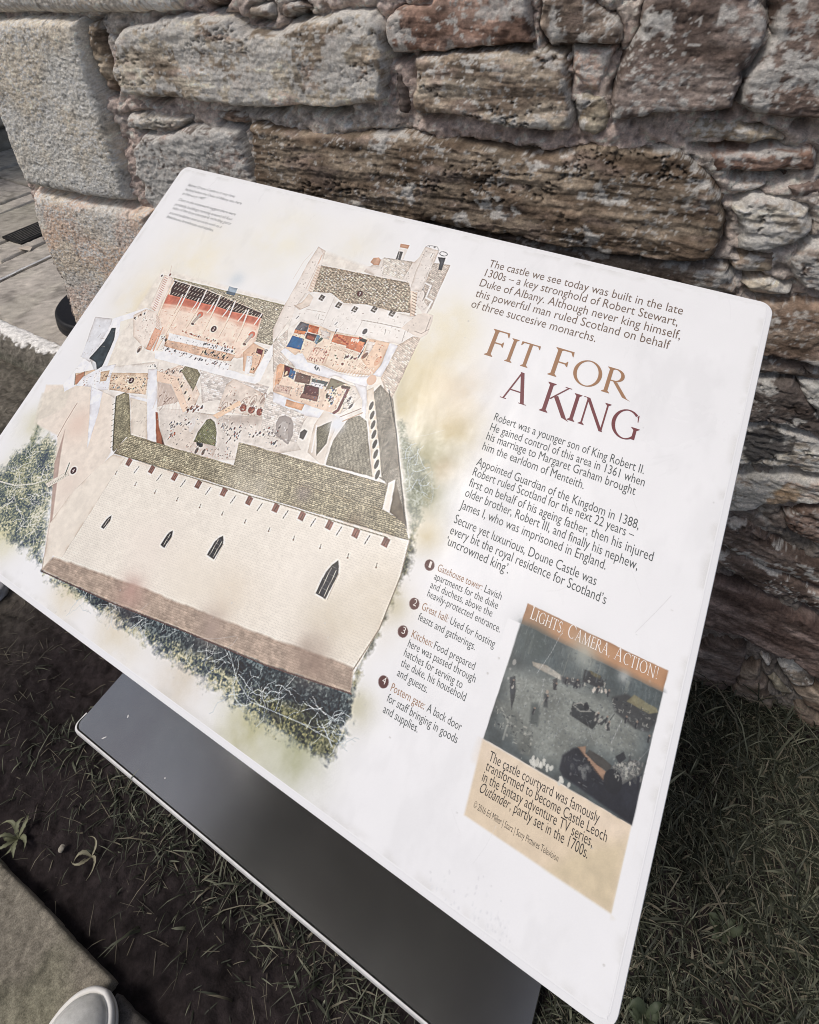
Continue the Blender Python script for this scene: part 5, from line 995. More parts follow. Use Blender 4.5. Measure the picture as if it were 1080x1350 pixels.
# inscriptional serif capitals for the headings, built from stems, bars, bowls and serifs
def g_stem(x, w=.115, y0=0., y1=1., sf=.07, top=True, bot=True):
    r = [(x - w / 2 - (sf if bot else 0), y0), (x + w / 2 + (sf if bot else 0), y0), (x + w / 2 + (sf if bot else 0), y0 + .022), (x + w / 2, y0 + .085)]
    r += [(x + w / 2, y1 - .085), (x + w / 2 + (sf if top else 0), y1 - .022), (x + w / 2 + (sf if top else 0), y1), (x - w / 2 - (sf if top else 0), y1), (x - w / 2 - (sf if top else 0), y1 - .022), (x - w / 2, y1 - .085), (x - w / 2, y0 + .085), (x - w / 2 - (sf if bot else 0), y0 + .022)]
    return [r]
def g_bar(x0, x1, y, t=.048, dn=0., up=0.):
    r = [[(x0, y - t / 2), (x1, y - t / 2), (x1, y + t / 2), (x0, y + t / 2)]]
    if dn or up: r.append([(x1 - .075, y - t / 2 + .002), (x1 - .005, y - t / 2 - dn), (x1 + .018, y - t / 2 - dn), (x1 + .004, y + t / 2 + up), (x1 - .018, y + t / 2 + up)])
    return r
def g_arc(cx, cy, rx, ry, a0, a1, wt=.115, wn=.04, n=28, ax=0.12):
    o, i = [], []
    for k in range(n + 1):
        t = math.radians(a0 + (a1 - a0) * k / n); w = wn + (wt - wn) * abs(math.cos(t - ax)) ** 1.3
        o.append((cx + rx * math.cos(t), cy + ry * math.sin(t))); i.append((cx + (rx - w) * math.cos(t), cy + (ry - w) * math.sin(t)))
    return [[o[k], o[k + 1], i[k + 1], i[k]] for k in range(n)]
def g_diag(x0, y0, x1, y1, w): return [[(x0 - w / 2, y0), (x0 + w / 2, y0), (x1 + w / 2, y1), (x1 - w / 2, y1)]]
def g_foot(x, y, s=.1): return [[(x - s, y - .011), (x + s, y - .011), (x + s, y + .014), (x - s, y + .014)]]
GL = {
 'F': (.56, g_stem(.13) + g_bar(.15, .52, .974, dn=.13) + g_bar(.15, .44, .52, dn=.07, up=.07)),
 'I': (.27, g_stem(.13)), 'L': (.56, g_stem(.13) + g_bar(.15, .53, .024, up=.14)),
 'T': (.70, g_stem(.35, top=False) + g_bar(.04, .66, .974, dn=.11) + [[(.02, .83), (.045, .83), (.11, .95), (.04, .998), (.02, .99)]]),
 'O': (.94, g_arc(.47, .5, .45, .52, 0, 360, n=44)),
 'R': (.74, g_stem(.13) + g_arc(.30, .745, .27, .255, -90, 90, .11, .042) + [[(.15, .96), (.31, .96), (.31, 1.0), (.15, 1.0)], [(.15, .49), (.31, .49), (.31, .532), (.15, .532)], [(.27, .49), (.40, .49), (.80, .0), (.92, -.06), (.66, .0)]]),
 'A': (.84, g_diag(.10, 0, .41, 1.03, .052) + g_diag(.72, 0, .415, 1.03, .12) + g_bar(.22, .62, .36, .042) + g_foot(.10, .011, .1) + g_foot(.72, .011, .12)),
 'K': (.78, g_stem(.13) + g_diag(.20, .47, .66, 1.0, .055) + [[(.30, .57), (.41, .64), (.84, .0), (.93, -.06), (.69, .0)]] + g_foot(.64, .989, .1)),
 'N': (.92, g_stem(.13, .055, bot=True, top=False) + g_stem(.78, .055, top=True, bot=False) + g_diag(.12, 1.0, .78, -.03, .12) + g_foot(.05, .989, .07)),
 'G': (.90, g_arc(.48, .5, .45, .52, 52, 318, n=40) + g_stem(.78, .10, 0.06, .47, .08, top=True, bot=False) + [[(.74, .86), (.77, .82), (.79, .68), (.815, .68), (.80, .93)], [(.70, .06), (.83, .11), (.83, .16), (.72, .13)]]),
 'C': (.80, g_arc(.48, .5, .45, .52, 52, 306, n=40) + [[(.74, .86), (.77, .82), (.79, .70), (.815, .70), (.80, .93)]]),
 'H': (.84, g_stem(.13) + g_stem(.70) + g_bar(.15, .68, .52)),
 'E': (.56, g_stem(.13) + g_bar(.15, .50, .974, dn=.12) + g_bar(.15, .43, .52, dn=.06, up=.06) + g_bar(.15, .53, .026, up=.13)),
 'M': (1.04, g_diag(.10, 0, .20, 1.0, .05) + g_diag(.20, 1.0, .52, 0.0, .11) + g_diag(.52, 0, .84, 1.0, .05) + g_diag(.93, 0, .84, 1.0, .115) + g_foot(.10, .011, .08) + g_foot(.93, .011, .1)),
 'S': (.54, g_arc(.27, .76, .21, .25, 30, 240, .09, .05, 20, 2.2) + g_arc(.26, .25, .23, .27, 60, -150, .1, .05, 20, 2.2) + [[(.13, .60), (.20, .66), (.44, .42), (.36, .36)], [(.42, .90), (.45, .78), (.475, .78), (.47, .95)], [(.04, .2), (.06, .2), (.09, .08), (.03, .02)]]),
 ',': (.22, [[(.06, .1), (.15, .1), (.14, .0), (.06, -.15), (.04, -.14), (.09, 0)]]), '!': (.26, [[(.09, 1.0), (.19, 1.0), (.15, .25), (.13, .25)], [(.09, .10), (.14, .12), (.19, .10), (.19, .02), (.14, 0), (.09, .02)]]), ' ': (.32, [])}
def heading(name, words, p0, p1, cap, small, mat, gap=.07, z=0.5):
    pen = 0; polys = []; first = True
    for ch in words:
        w, ps = GL[ch]; s_ = 1.0 if first else small
        for p in ps: polys.append([((pen + x * s_), y * s_) for x, y in p])
        pen += (w + gap) * s_
        first = ch == ' '
    pen -= gap
    p0 = np.asarray(p0, float); p1 = np.asarray(p1, float); d = p1 - p0; Lg = np.hypot(*d); d /= Lg; up = np.array((-d[1], d[0])); k = Lg / pen
    bm = bmesh.new()
    for i, p in enumerate(polys):
        vs = []
        for x, y in p:
            q = p0 + d * x * k + up * y * cap
            vs.append(bm.verts.new((q[0] / 1000, q[1] / 1000, (z + (i % 9) * 0.012) / 1000)))
        a = sum((vs[j].co.x * vs[(j + 1) % len(vs)].co.y - vs[(j + 1) % len(vs)].co.x * vs[j].co.y) for j in range(len(vs)))
        bm.faces.new(vs if a > 0 else vs[::-1])
    me = bpy.data.meshes.new(name); bm.to_mesh(me); bm.free(); me.materials.append(mat)
    return link(bpy.data.objects.new(name, me), board)
heading('title_lettering', 'FIT FOR', *[(573.1, 441.7), (727.4, 442.8)], 33, .86, I_TAN)
heading('title_lettering', 'A KING', *[(607.2, 401.4), (749.1, 402.8)], 33, .9, I_MAROON)
heading('banner_lettering', 'LIGHTS, CAMERA, ACTION!', *[(704.6, 216.9), (814.7, 218)], 10.8, .84, I_WHITE, .09)

# ---- the metal carrying the board
M_METAL, nt, b = mat_new('grey coated steel', 0.3, 0.5, 0.965, (0.33, 0.365, 0.32))
tc = nt.nodes.new('ShaderNodeTexCoord'); n1 = nz(nt, 6, 5, 0.6, tc.outputs['Object']); n2 = nz(nt, 900, 2, 0.5, tc.outputs['Object'])
mr = nt.nodes.new('ShaderNodeMapRange'); mr.inputs['To Min'].default_value = 0.19; mr.inputs['To Max'].default_value = 0.27
nt.links.new(n1.outputs['Fac'], mr.inputs['Value']); nt.links.new(mr.outputs['Result'], b.inputs['Roughness'])
bp = nt.nodes.new('ShaderNodeBump'); bp.inputs['Strength'].default_value = 0.15; bp.inputs['Distance'].default_value = 0.0004
nt.links.new(n2.outputs['Fac'], bp.inputs['Height']); nt.links.new(bp.outputs['Normal'], b.inputs['Normal'])
_p = nz(nt, 75, 3, .5, tc.outputs['Object']); _r = nt.nodes.new('ShaderNodeValToRGB'); _r.color_ramp.elements[0].position = .76; _r.color_ramp.elements[1].position = .79
_r.color_ramp.elements[0].color = (0.33, 0.365, 0.32, 1); _r.color_ramp.elements[1].color = (.09, .08, .07, 1)
nt.links.new(_p.outputs['Fac'], _r.inputs['Fac']); _n = nz(nt, 5, 6, .7, tc.outputs['Object']); _m = nt.nodes.new('ShaderNodeMix'); _m.data_type = 'RGBA'; _m.blend_type = 'MULTIPLY'; _m.inputs[0].default_value = .45
nt.links.new(_r.outputs['Color'], _m.inputs[6]); nt.links.new(_n.outputs['Color'], _m.inputs[7]); _h = nt.nodes.new('ShaderNodeHueSaturation'); _h.inputs['Saturation'].default_value = .12; _h.inputs['Value'].default_value = 1.35
nt.links.new(_m.outputs[2], _h.inputs['Color']); nt.links.new(_h.outputs['Color'], b.inputs['Base Color'])
M_EDGE = noise_mat('lit edge and chip white', (0.62, 0.62, 0.61), (0.78, 0.78, 0.77), 40, 0.45, 0.4)  # near white holds painted sky light for the lip; chipped paint shares it
lx, ly = lectern.location.x, lectern.location.y
PX0, PX1, PY0, PY1, PZ = -0.812, 0.057, 0.172, 0.50, 0.038
bm = bmesh.new()
out = []
for cx, cy, a0 in ((PX1 - .012, PY1 - .012, 0), (PX0 + .012, PY1 - .012, 90), (PX0 + .012, PY0 + .012, 180), (PX1 - .012, PY0 + .012, 270)):
    for k in range(7):
        t = math.radians(a0 + 15 * k); out.append((cx + .012 * math.cos(t), cy + .012 * math.sin(t)))
def ring(ins, z):
    mx, my = (PX0 + PX1) / 2, (PY0 + PY1) / 2
    return [bm.verts.new((x - math.copysign(ins, x - mx) - lx, y - math.copysign(ins, y - my) - ly, z)) for x, y in out]
R_ = [ring(0.004, 0.006), ring(0.004, PZ - .004), ring(.0055, PZ)]
for a, c in zip(R_[:-1], R_[1:]):
    for i in range(len(a)): bm.faces.new((a[i], a[(i + 1) % len(a)], c[(i + 1) % len(a)], c[i]))
bm.faces.new(R_[-1])
base = bm_obj('base_plate', bm, M_METAL, lectern)
bm = bmesh.new()        # front and corner lip, sky light on the rounded edge painted in near white
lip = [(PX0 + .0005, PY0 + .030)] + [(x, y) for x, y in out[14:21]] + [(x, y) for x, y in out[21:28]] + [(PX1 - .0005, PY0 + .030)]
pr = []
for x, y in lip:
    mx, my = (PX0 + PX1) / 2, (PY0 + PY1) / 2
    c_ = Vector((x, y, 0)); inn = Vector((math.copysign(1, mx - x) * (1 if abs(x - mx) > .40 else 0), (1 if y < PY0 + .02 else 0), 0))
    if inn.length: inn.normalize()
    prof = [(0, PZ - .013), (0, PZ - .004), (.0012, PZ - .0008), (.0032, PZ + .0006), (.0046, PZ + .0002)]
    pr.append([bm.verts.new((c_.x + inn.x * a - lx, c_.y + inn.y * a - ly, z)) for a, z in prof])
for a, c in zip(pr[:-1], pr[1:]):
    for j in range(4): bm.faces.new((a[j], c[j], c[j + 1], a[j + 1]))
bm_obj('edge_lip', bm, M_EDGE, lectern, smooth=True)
for (x, y, l, g) in ((-.745, .19, .010, .9), (-.735, .235, .006, 2.2), (-.6, .2, .003, .3)):
    bm = bmesh.new(); vs = [bm.verts.new((x - lx + l * a * math.cos(g) - .0012 * c * math.sin(g), y - ly + l * a * math.sin(g) + .0012 * c * math.cos(g), PZ + .0004)) for a, c in ((-.5, 0), (-.1, -1), (.5, -.3), (.3, .8), (-.2, 1))]
    bm.faces.new(vs); bm_obj('paint_chip', bm, M_EDGE, lectern)
for sx in (-.62, -.13):
    bm = bmesh.new(); bm_box(bm, (sx - lx, .44 - ly, .40), (.09, .05, .72), bev=.004); bm_obj('post', bm, M_METAL, lectern)
bm = bmesh.new()
for yy in (90, 300, 500): bm_box(bm, (PW / 2000, yy / 1000, -.022), (.70, .04, .026), bev=.003)
for xx in (180, 660): bm_box(bm, (xx / 1000, PH / 2000, -.0385), (.04, .46, .006), bev=.001)
bf = bm_obj('mounting_frame', bm, M_METAL, lectern); bf.matrix_local = LOC


# ================================================================== THE GROUND
M_SOIL = attr_mat('trampled soil', 0.95, 0.15, 160, 0.35, 0.9, 220, 0.004)
def soil_h(X, Y):
    h = (fbm(X * 9, Y * 9, 400, 4) - 0.5) * 0.022 + (fbm(X * 45, Y * 45, 405, 4) - 0.5) * 0.016 + sstep(0.58, 0.8, fbm(X * 85, Y * 85, 409, 3)) * 0.007
    h = h - 0.012 * np.exp(-((Y - 0.012) / 0.02) ** 2) * (Y > -0.05)
    return h - 0.002
def axis(a, b, step, far):
    d = np.arange(a, b, step); g = np.cumsum(step * 1.6 ** np.arange(1, 24)); g = g[g < far]
    return np.concatenate([(a - g)[::-1], d, b + g])
xs = axis(-2.3, 1.7, 0.0055, 260); ys = axis(-0.06, 0.86, 0.0045, 260)
X, Y = np.meshgrid(xs, ys)
near = np.clip(1 - np.maximum(np.maximum(-2.4 - X, X - 1.75), np.maximum(-0.3 - Y, Y - 1.2)) / 1.0, 0, 1)
Z = np.where(near > 0, soil_h(X, Y) * near, -0.002)
dry = sstep(-0.95, -1.5, X)[..., None]
n1 = (.5 + (fbm(X * 14, Y * 14, 420, 4) - .5) * near)[..., None]; n2 = (.5 + (fbm(X * 120, Y * 120, 425, 3) - .5) * near)[..., None]
c = np.array((0.024, 0.019, 0.0195)) * (1 - dry) + np.array((0.125, 0.113, 0.093)) * dry
c = c * (0.55 + 0.9 * n1) * (0.3 + 1.4 * n2)
o = mesh_np('ground', np.stack([X, Y, Z], -1).reshape(-1, 3), grid_quads(len(xs), len(ys)), None, M_SOIL, None, c.reshape(-1, 3))
tag(o, 'dark trampled soil round the base of the sign board', None, None, 'structure')

# stone slabs: worn, gently uneven tops with rounded arrises
M_SLAB = attr_mat('paving stone', 0.9, 0.2, 520, 0.6, 0.5, 300, 0.0012)
def slab_mesh(rects, base, step, z, th, seed, gap=0.004):
    VV, QQ, CC, n = [], [], [], 0
    for k, (x0, x1, y0, y1) in enumerate(rects):
        xs = np.unique(np.concatenate([np.linspace(x0 + gap, x0 + gap + .012, 4), np.arange(x0 + gap + .012, x1 - gap - .012, step), np.linspace(x1 - gap - .012, x1 - gap, 4)]))
        ys = np.unique(np.concatenate([np.linspace(y0 + gap, y0 + gap + .012, 4), np.arange(y0 + gap + .012, y1 - gap - .012, step), np.linspace(y1 - gap - .012, y1 - gap, 4)]))
        X, Y = np.meshgrid(xs, ys)
        d = np.minimum(np.minimum(X - x0, x1 - X), np.minimum(Y - y0, y1 - Y)) - gap
        b = np.array(base[k % len(base)]); o_ = seed * 7.7 + k * 3.1
        zk = z + (np.random.default_rng(seed + k).random() - .5) * .006
        Z = zk - 0.006 * np.exp(-d / 0.004) * (0.7 + fbm(X * 40 + o_, Y * 40, 430, 3)) + (fbm(X * 12 + o_, Y * 12, 433, 4) - .5) * .006 + (fbm(X * 110, Y * 110 + o_, 436, 3) - .5) * .0032 - sstep(.6, .72, fbm(X * 60, Y * 60 + o_, 437, 3)) * .0022
        Z = np.where(d < 1e-5, zk - th, Z)
        edge = fbm(X * 22 + o_, Y * 22, 445, 3) - .5
        X = np.where(d < 0.012, X, X); Y = Y + np.where(Y > y1 - gap - .013, edge * .003, 0)
        lo_ = .6 if seed < 20 else .3; cc = b * (1 - lo_ / 2 + lo_ * fbm(X * 16 + o_, Y * 16, 438, 4)[..., None]) * (0.5 + 1.0 * fbm(X * 210 + o_, Y * 210, 441, 3, .75)[..., None])
        grn = sstep(.5, .68, fbm(X * 9 + o_, Y * 9, 447, 3))[..., None] * (.45 if seed < 20 else .12)
        cc = cc * (1 - grn) + cc * np.array((.86, .95, .76)) * grn
        stn = sstep(.62, .7, fbm(X * 24 + o_, Y * 24, 449, 3))[..., None] * .35
        cc = cc * (1 - stn)
        VV.append(np.stack([X, Y, Z], -1).reshape(-1, 3)); CC.append(cc.reshape(-1, 3)); QQ.append(grid_quads(len(xs), len(ys)) + n); n += X.size
    return np.concatenate(VV), np.concatenate(QQ), np.concatenate(CC)
V, Q, Cc = slab_mesh([(-1.35, -0.483, -0.62, 0.004)], [(0.215, 0.195, 0.158)], .0028, .024, .04, 3)
V2, Q2, C2 = slab_mesh([(-0.483, 0.25, -0.62, 0.0), (0.25, 1.1, -0.62, 0.002), (-2.3, -1.35, -0.62, 0.003), (-1.6, -.5, -1.3, -.62), (-.5, .6, -1.3, -.62)], [(0.10, 0.092, 0.085), (.22, .2, .17), (.3, .28, .24)], .008, .014, .04, 13)
o = mesh_np('path', np.concatenate([V, V2]), np.concatenate([Q, Q2 + len(V)]), None, M_SLAB, None, np.concatenate([Cc, C2]))
tag(o, 'flagstone path with a straight edge beside the soil', None, None, 'structure')

# courtyard paving beyond the wall corner, kerb in front of it
ZP = 0.085
PJ = [-3.75, -3.44, -2.99, -2.86, -2.585, -2.42, -2.19]
rects = []
edges = [-3.86] + [-3.56, -3.11, -3.0, -2.70, -2.535, -2.397, -1.5]
for i, (a, b) in enumerate(zip(edges[:-1], edges[1:])):
    cuts = [0.86, 1.115, 1.9, 2.7, 3.4] if i == 4 else ([0.86, 1.55 + .13 * i, 2.5 + .1 * i, 3.4] if i % 2 else [0.86, 2.05, 3.4])
    for c0, c1 in zip(cuts[:-1], cuts[1:]): rects.append((a, b, c0, c1))
for i, a in enumerate(np.arange(-9, -3.9, .85)): rects.append((a, a + .85 if a + .85 < -3.87 else -3.86, .86, 3.4))
V, Q, Cc = slab_mesh(rects, [(0.42, 0.39, 0.335), (0.38, 0.35, 0.30), (0.46, 0.42, 0.37)], .014, ZP, .03, 31, .0075)
o = mesh_np('paving', V, Q, None, M_SLAB, None, Cc)
tag(o, 'worn courtyard paving slabs beyond the wall corner', None, None, 'structure')
bm = bmesh.new(); bm_box(bm, (-5.2, 2.13, .025), (7.6, 2.5, .05)); o = bm_obj('paving_bed', bm, noise_mat('dark joint', (.02, .018, .016), (.05, .045, .04), 60))
tag(o, 'dark bed showing in the paving joints', None, None, 'structure')
# thin pale line running just above the paving surface
xs = np.linspace(0, 1, 220); wd = np.array([-.006, -.003, .003, .006])
T, Wd = np.meshgrid(xs, wd); X = -2.397 + Wd * (1 + .5 * (fbm(T * 60, Wd * 0, 455, 3) - .5)) + (fbm(T * 18, Wd * 0, 456, 3) - .5) * .006; Y = .87 + T * 2.4; Zs = ZP + .0065 - np.abs(Wd) * .5
c = np.full(X.shape + (3,), .62) * (0.55 + .75 * fbm(T * 90, Wd * 300, 457, 3))[..., None]
o = mesh_np('pale_line', np.stack([X, Y, Zs], -1).reshape(-1, 3), grid_quads(220, 4), None, M_SLAB, None, c.reshape(-1, 3))
tag(o, 'thin pale line between the paving slabs', None, None, 'structure')

# kerb with colour turning near white towards its top edge
ts = np.arange(-3.6, -1.18, .0045); prof = [(.780, -.02), (.786, .0), (.795, .03), (.806, .06), (.815, .078), (.826, .089), (.840, .094), (.855, .094), (.868, .091), (.874, .084), (.876, .06)]
pd = np.concatenate([[0], np.cumsum([math.hypot(b[0] - a[0], b[1] - a[1]) for a, b in zip(prof[:-1], prof[1:])])])
q = np.linspace(0, pd[-1], 46); py_ = np.interp(q, pd, [p[0] for p in prof]); pz = np.interp(q, pd, [p[1] for p in prof])
T, K = np.meshgrid(ts, np.arange(46)); spk = vnoise(T * 260, q[K] * 260, 469); Yk = py_[K] + .02 * (T + 2.0) * 0 ; Zk = pz[K]
n = fbm(T * 30, q[K] * 30, 460, 4) - .5; n3 = fbm(T * 110, q[K] * 110, 463, 3) - .5
Yk = Yk - n * .016 - n3 * .005 + .03 * (T + 1.9) * .5; Zk = Zk + n * .008 + n3 * .004
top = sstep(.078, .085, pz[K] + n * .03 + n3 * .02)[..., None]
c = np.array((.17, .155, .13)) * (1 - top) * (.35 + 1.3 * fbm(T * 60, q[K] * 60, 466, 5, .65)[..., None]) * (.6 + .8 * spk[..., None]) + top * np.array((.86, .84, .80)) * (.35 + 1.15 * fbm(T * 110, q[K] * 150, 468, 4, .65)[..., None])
low = sstep(.05, .0, pz[K])[..., None] * .35
c = c * (1 - low) + np.array((.075, .085, .055)) * low
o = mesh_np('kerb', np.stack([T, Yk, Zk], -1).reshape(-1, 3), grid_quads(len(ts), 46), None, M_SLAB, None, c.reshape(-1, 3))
tag(o, 'rough stone kerb with a near white top edge', None, None, 'structure')

# drain grate set in the paving
M_IRON = noise_mat('dark cast iron', (.012, .012, .013), (.035, .033, .032), 60, .6, .4, .3, .4, 300)
M_BAR = noise_mat('worn iron', (.07, .066, .06), (.15, .14, .125), 80, .6, .4, .3)
dr = tag(empty('drain_grate', (-2.665, 1.37, ZP)), 'dark slotted iron drain grate set in the courtyard paving', 'drain grate')
bm = bmesh.new()
GXW, GYW = .125, .23
for (c_, s_) in (((0, -GYW / 2, .004), (GXW, .012, .012)), ((0, GYW / 2, .004), (GXW, .012, .012)), ((-GXW / 2, 0, .004), (.012, GYW + .012, .0116)), ((GXW / 2, 0, .004), (.012, GYW + .012, .0116))): bm_box(bm, c_, s_, bev=.001)
bm_box(bm, (0, 0, -.004), (GXW, GYW, .004)); bm_obj('frame', bm, M_IRON, dr)
for i in range(7):
    bm = bmesh.new(); bm_box(bm, (-GXW / 2 + .0165 + i * .0153, 0, .006), (.0065, GYW - .014, .012), bev=.0015); bm_obj('bar', bm, M_BAR, dr)

# black round base at the wall corner
M_RUB = noise_mat('black rubber', (.008, .008, .010), (.016, .016, .019), 90, .55, .4, 0, .5, 700)
pb = tag(empty('post_base', (-1.818, 1.085, ZP)), 'low black round post base standing on the paving by the corner stones', 'post base')
def lathe(bm, prof, n=64):
    rs = [[bm.verts.new((r * math.cos(2 * math.pi * k / n), r * math.sin(2 * math.pi * k / n), z)) for k in range(n)] for r, z in prof]
    for a, b in zip(rs[:-1], rs[1:]):
        for k in range(n): bm.faces.new((a[k], a[(k + 1) % n], b[(k + 1) % n], b[k]))
    bm.faces.new(rs[-1])
bm = bmesh.new(); lathe(bm, [(.171, .002), (.174, .008), (.174, .022), (.171, .026), (.171, .031), (.173, .035), (.171, .050), (.165, .057), (.162, .056), (.03, .0535), (.028, .0535)]); bm_obj('disc', bm, M_RUB, pb, True)
bm = bmesh.new(); lathe(bm, [(.024, .054), (.022, .9), (.018, .905)], 32); 
for v in bm.verts: v.co.x += .07
bm_obj('tube', bm, M_RUB, pb, True)

# a pale fallen leaf on the paving
M_LEAF = noise_mat('dry leaf', (.5, .42, .35), (.62, .55, .46), 40)
bm = bmesh.new(); lf = [(-.03, -.012), (0, -.02), (.04, -.004), (.03, .014), (-.012, .018)]
vs = [bm.verts.new((x, y, .004 + .006 * (i % 2))) for i, (x, y) in enumerate(lf)]; bm.faces.new(vs); r_ = bmesh.ops.extrude_face_region(bm, geom=bm.faces[:]); 
for v in [g for g in r_['geom'] if isinstance(g, bmesh.types.BMVert)]: v.co.z += .0012
o = bm_obj('dry_leaf', bm, M_LEAF); o.location = (-2.55, 1.236, ZP); tag(o, 'small pale dry leaf lying beside the drain grate', 'leaf')

# low wall across the courtyard
fw_ = tag(empty('courtyard_wall', (-3.86, 2.2, 0)), 'dark old stone wall across the courtyard beyond the corner', 'wall')
ys = np.arange(-1.6, 1.7, .009); zs = np.arange(.03, 1.9, .009)
Yg, Zg = np.meshgrid(ys, zs)
row = np.floor(Zg / .22 + .25 * (fbm(Yg * 2, Zg * 2, 470, 2) - .5)); cell = Yg / .42 + .5 * (row % 2) + .4 * vnoise(row * 3.3, row * 1.7, 474)
fr = np.minimum(np.abs(Zg / .22 + .25 * (fbm(Yg * 2, Zg * 2, 470, 2) - .5) - row - .5) * -1 + .5, (.5 - np.abs(cell - np.floor(cell) - .5)) * 1.8)
hx = .03 * (1 - np.exp(-fr / .07)) + (fbm(Yg * 20, Zg * 20, 476, 4) - .5) * .022
c = np.array((.40, .365, .30)) * (.5 + vnoise(np.floor(cell) * 5.1, row * 7.3, 478))[..., None] * (.6 + .8 * fbm(Yg * 30, Zg * 30, 480, 4))[..., None] * (.35 + .65 * sstep(.02, .12, fr))[..., None]
mesh_np('wall_face', np.stack([hx, Yg, Zg], -1).reshape(-1, 3), grid_quads(len(ys), len(zs)), None, M_SLAB, fw_, c.reshape(-1, 3))
bm = bmesh.new(); bm_box(bm, (-.27, .05, .96), (.5, 3.28, 1.9)); bm_obj('wall_core', bm, bpy.data.materials['wall core'], fw_)

# loose stones and weeds
def pebble(loc, s, col, label, cat='stone', seed=1, name='loose_stone', group=None):
    bm = bmesh.new(); bmesh.ops.create_icosphere(bm, subdivisions=4, radius=1)
    for v in bm.verts:
        p = np.array(v.co); d = fbm(p[0] * 1.3 + seed * 5, p[1] * 1.3 + p[2] * 2.1, 490, 4)
        v.co = Vector((v.co.x * s[0], v.co.y * s[1], v.co.z * s[2])) * (0.7 + .6 * float(d))
    o = bm_obj(name, bm, noise_mat('loose stone', tuple(np.array(col) * .7), col, 30, .9, .2, 0, .6, 220, .001), None, True); o.location = loc; o.rotation_euler.z = seed
    return tag(o, label, cat, group)
pebble((-1.228, .272, .012), (.035, .03, .028), (.42, .42, .43), 'grey cobble on the soil at the left edge of the picture', seed=2)
pebble((-.69, .055, .008), (.005, .0045, .004), (.4, .37, .31), 'tiny pale pebble between the two weeds', 'pebble', 5, 'pebble')

# blades of grass, drawn as thin curved tapering strips
M_GRASS = attr_mat('grass blades', 0.6, 0.35)
def blades(n, pos, hgt, wid, colfn, seed, lean=(0.3, 1.1), name='grass'):
    g = np.random.default_rng(seed); n = len(pos)
    h = hgt(g, n); w = wid(g, n); az = g.uniform(0, 2 * np.pi, n); ln = g.uniform(lean[0], lean[1], n); cv = g.uniform(.2, 1.1, n); tw = g.uniform(-.6, .6, n)
    dirx, diry = np.cos(az), np.sin(az); px_, py2 = -np.sin(az + tw), np.cos(az + tw)
    ks = np.array([0, .35, .7, 1.0]); V = np.zeros((n, 7, 3)); C_ = np.zeros((n, 7, 3))
    base = soil_h(pos[:, 0], pos[:, 1]) - .003
    c0, c1 = colfn(g, n)
    for i, k in enumerate(ks):
        a = ln + cv * k; out_ = h * k * np.sin(a * (.5 + .5 * k)); up = h * k * np.cos(np.minimum(a * (.5 + .5 * k), 1.5))
        cx = pos[:, 0] + dirx * out_; cy = pos[:, 1] + diry * out_; cz = base + np.maximum(up, .002 + .004 * k)
        ww = w * (1 - .35 * k) / 2
        cc = c0 * (1 - k) + c1 * k
        if i < 3:
            V[:, 2 * i] = np.stack([cx - px_ * ww, cy - py2 * ww, cz], -1); V[:, 2 * i + 1] = np.stack([cx + px_ * ww, cy + py2 * ww, cz], -1); C_[:, 2 * i] = cc; C_[:, 2 * i + 1] = cc
        else: V[:, 6] = np.stack([cx, cy, cz], -1); C_[:, 6] = cc
    b = (np.arange(n) * 7)[:, None]
    Q = np.concatenate([b + np.array([0, 1, 3, 2]), b + np.array([2, 3, 5, 4])]); T = b + np.array([4, 5, 6])
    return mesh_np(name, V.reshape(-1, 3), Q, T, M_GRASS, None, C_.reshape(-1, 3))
def scatter(n, x0, x1, y0, y1, dens, seed):
    g = np.random.default_rng(seed); P = np.stack([g.uniform(x0, x1, n), g.uniform(y0, y1, n)], -1)
    k = g.random(n) < dens(P[:, 0], P[:, 1]); return P[k]
def wall_y(x): return WALL_Y0 + (x - WALL_X0) * math.tan(YAW_)
WALL_X0, WALL_Y0, YAW_ = 0.285, 0.855 - .012, 0.13963
def in_base(x, y): return (x > PX0 - .002) & (x < PX1 + .002) & (y > PY0 - .001) & (y < PY1 + .002)
def dens_grass(x, y):
    clump = sstep(.3, .6, fbm(x * 9, y * 9, 500, 4))
    right = sstep(-.06, .10, x + (fbm(x * 6, y * 6, 503, 3) - .5) * .2) * (.45 + .55 * clump)
    bare = sstep(.62, .75, fbm(x * 7 + 3, y * 7, 505, 3)) * .7
    foot = np.exp(-np.clip(wall_y(x) - y, 0, 9) / .05) * sstep(-.1, .1, x)
    front = np.exp(-np.abs(PY0 - .012 - y) / .035) * (y < PY0) * sstep(-.95, -.70, x) * sstep(.15, .55, clump + .25)
    mid = sstep(.06, .13, y) * (y < PY0) * .035 * clump * sstep(-.85, -.5, x)
    right = right * sstep(1.75, 1.1, x + (fbm(x * 5, y * 5, 507, 3) - .5) * .5)
    d = np.maximum(np.maximum(right * (1 - bare), foot * .6), np.maximum(front * .38, mid)) + .012
    return np.where(in_base(x, y) | (y > wall_y(x) + .01) | (y < .012), 0, d)
def col_grass(g, n):
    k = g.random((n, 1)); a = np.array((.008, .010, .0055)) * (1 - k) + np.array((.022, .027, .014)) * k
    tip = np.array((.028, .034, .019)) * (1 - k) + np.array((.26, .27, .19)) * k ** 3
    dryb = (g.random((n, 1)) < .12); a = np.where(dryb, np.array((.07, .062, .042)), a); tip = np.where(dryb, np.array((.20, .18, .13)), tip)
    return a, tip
P_ = scatter(230000, -1.0, 1.75, .0, 1.05, dens_grass, 21)
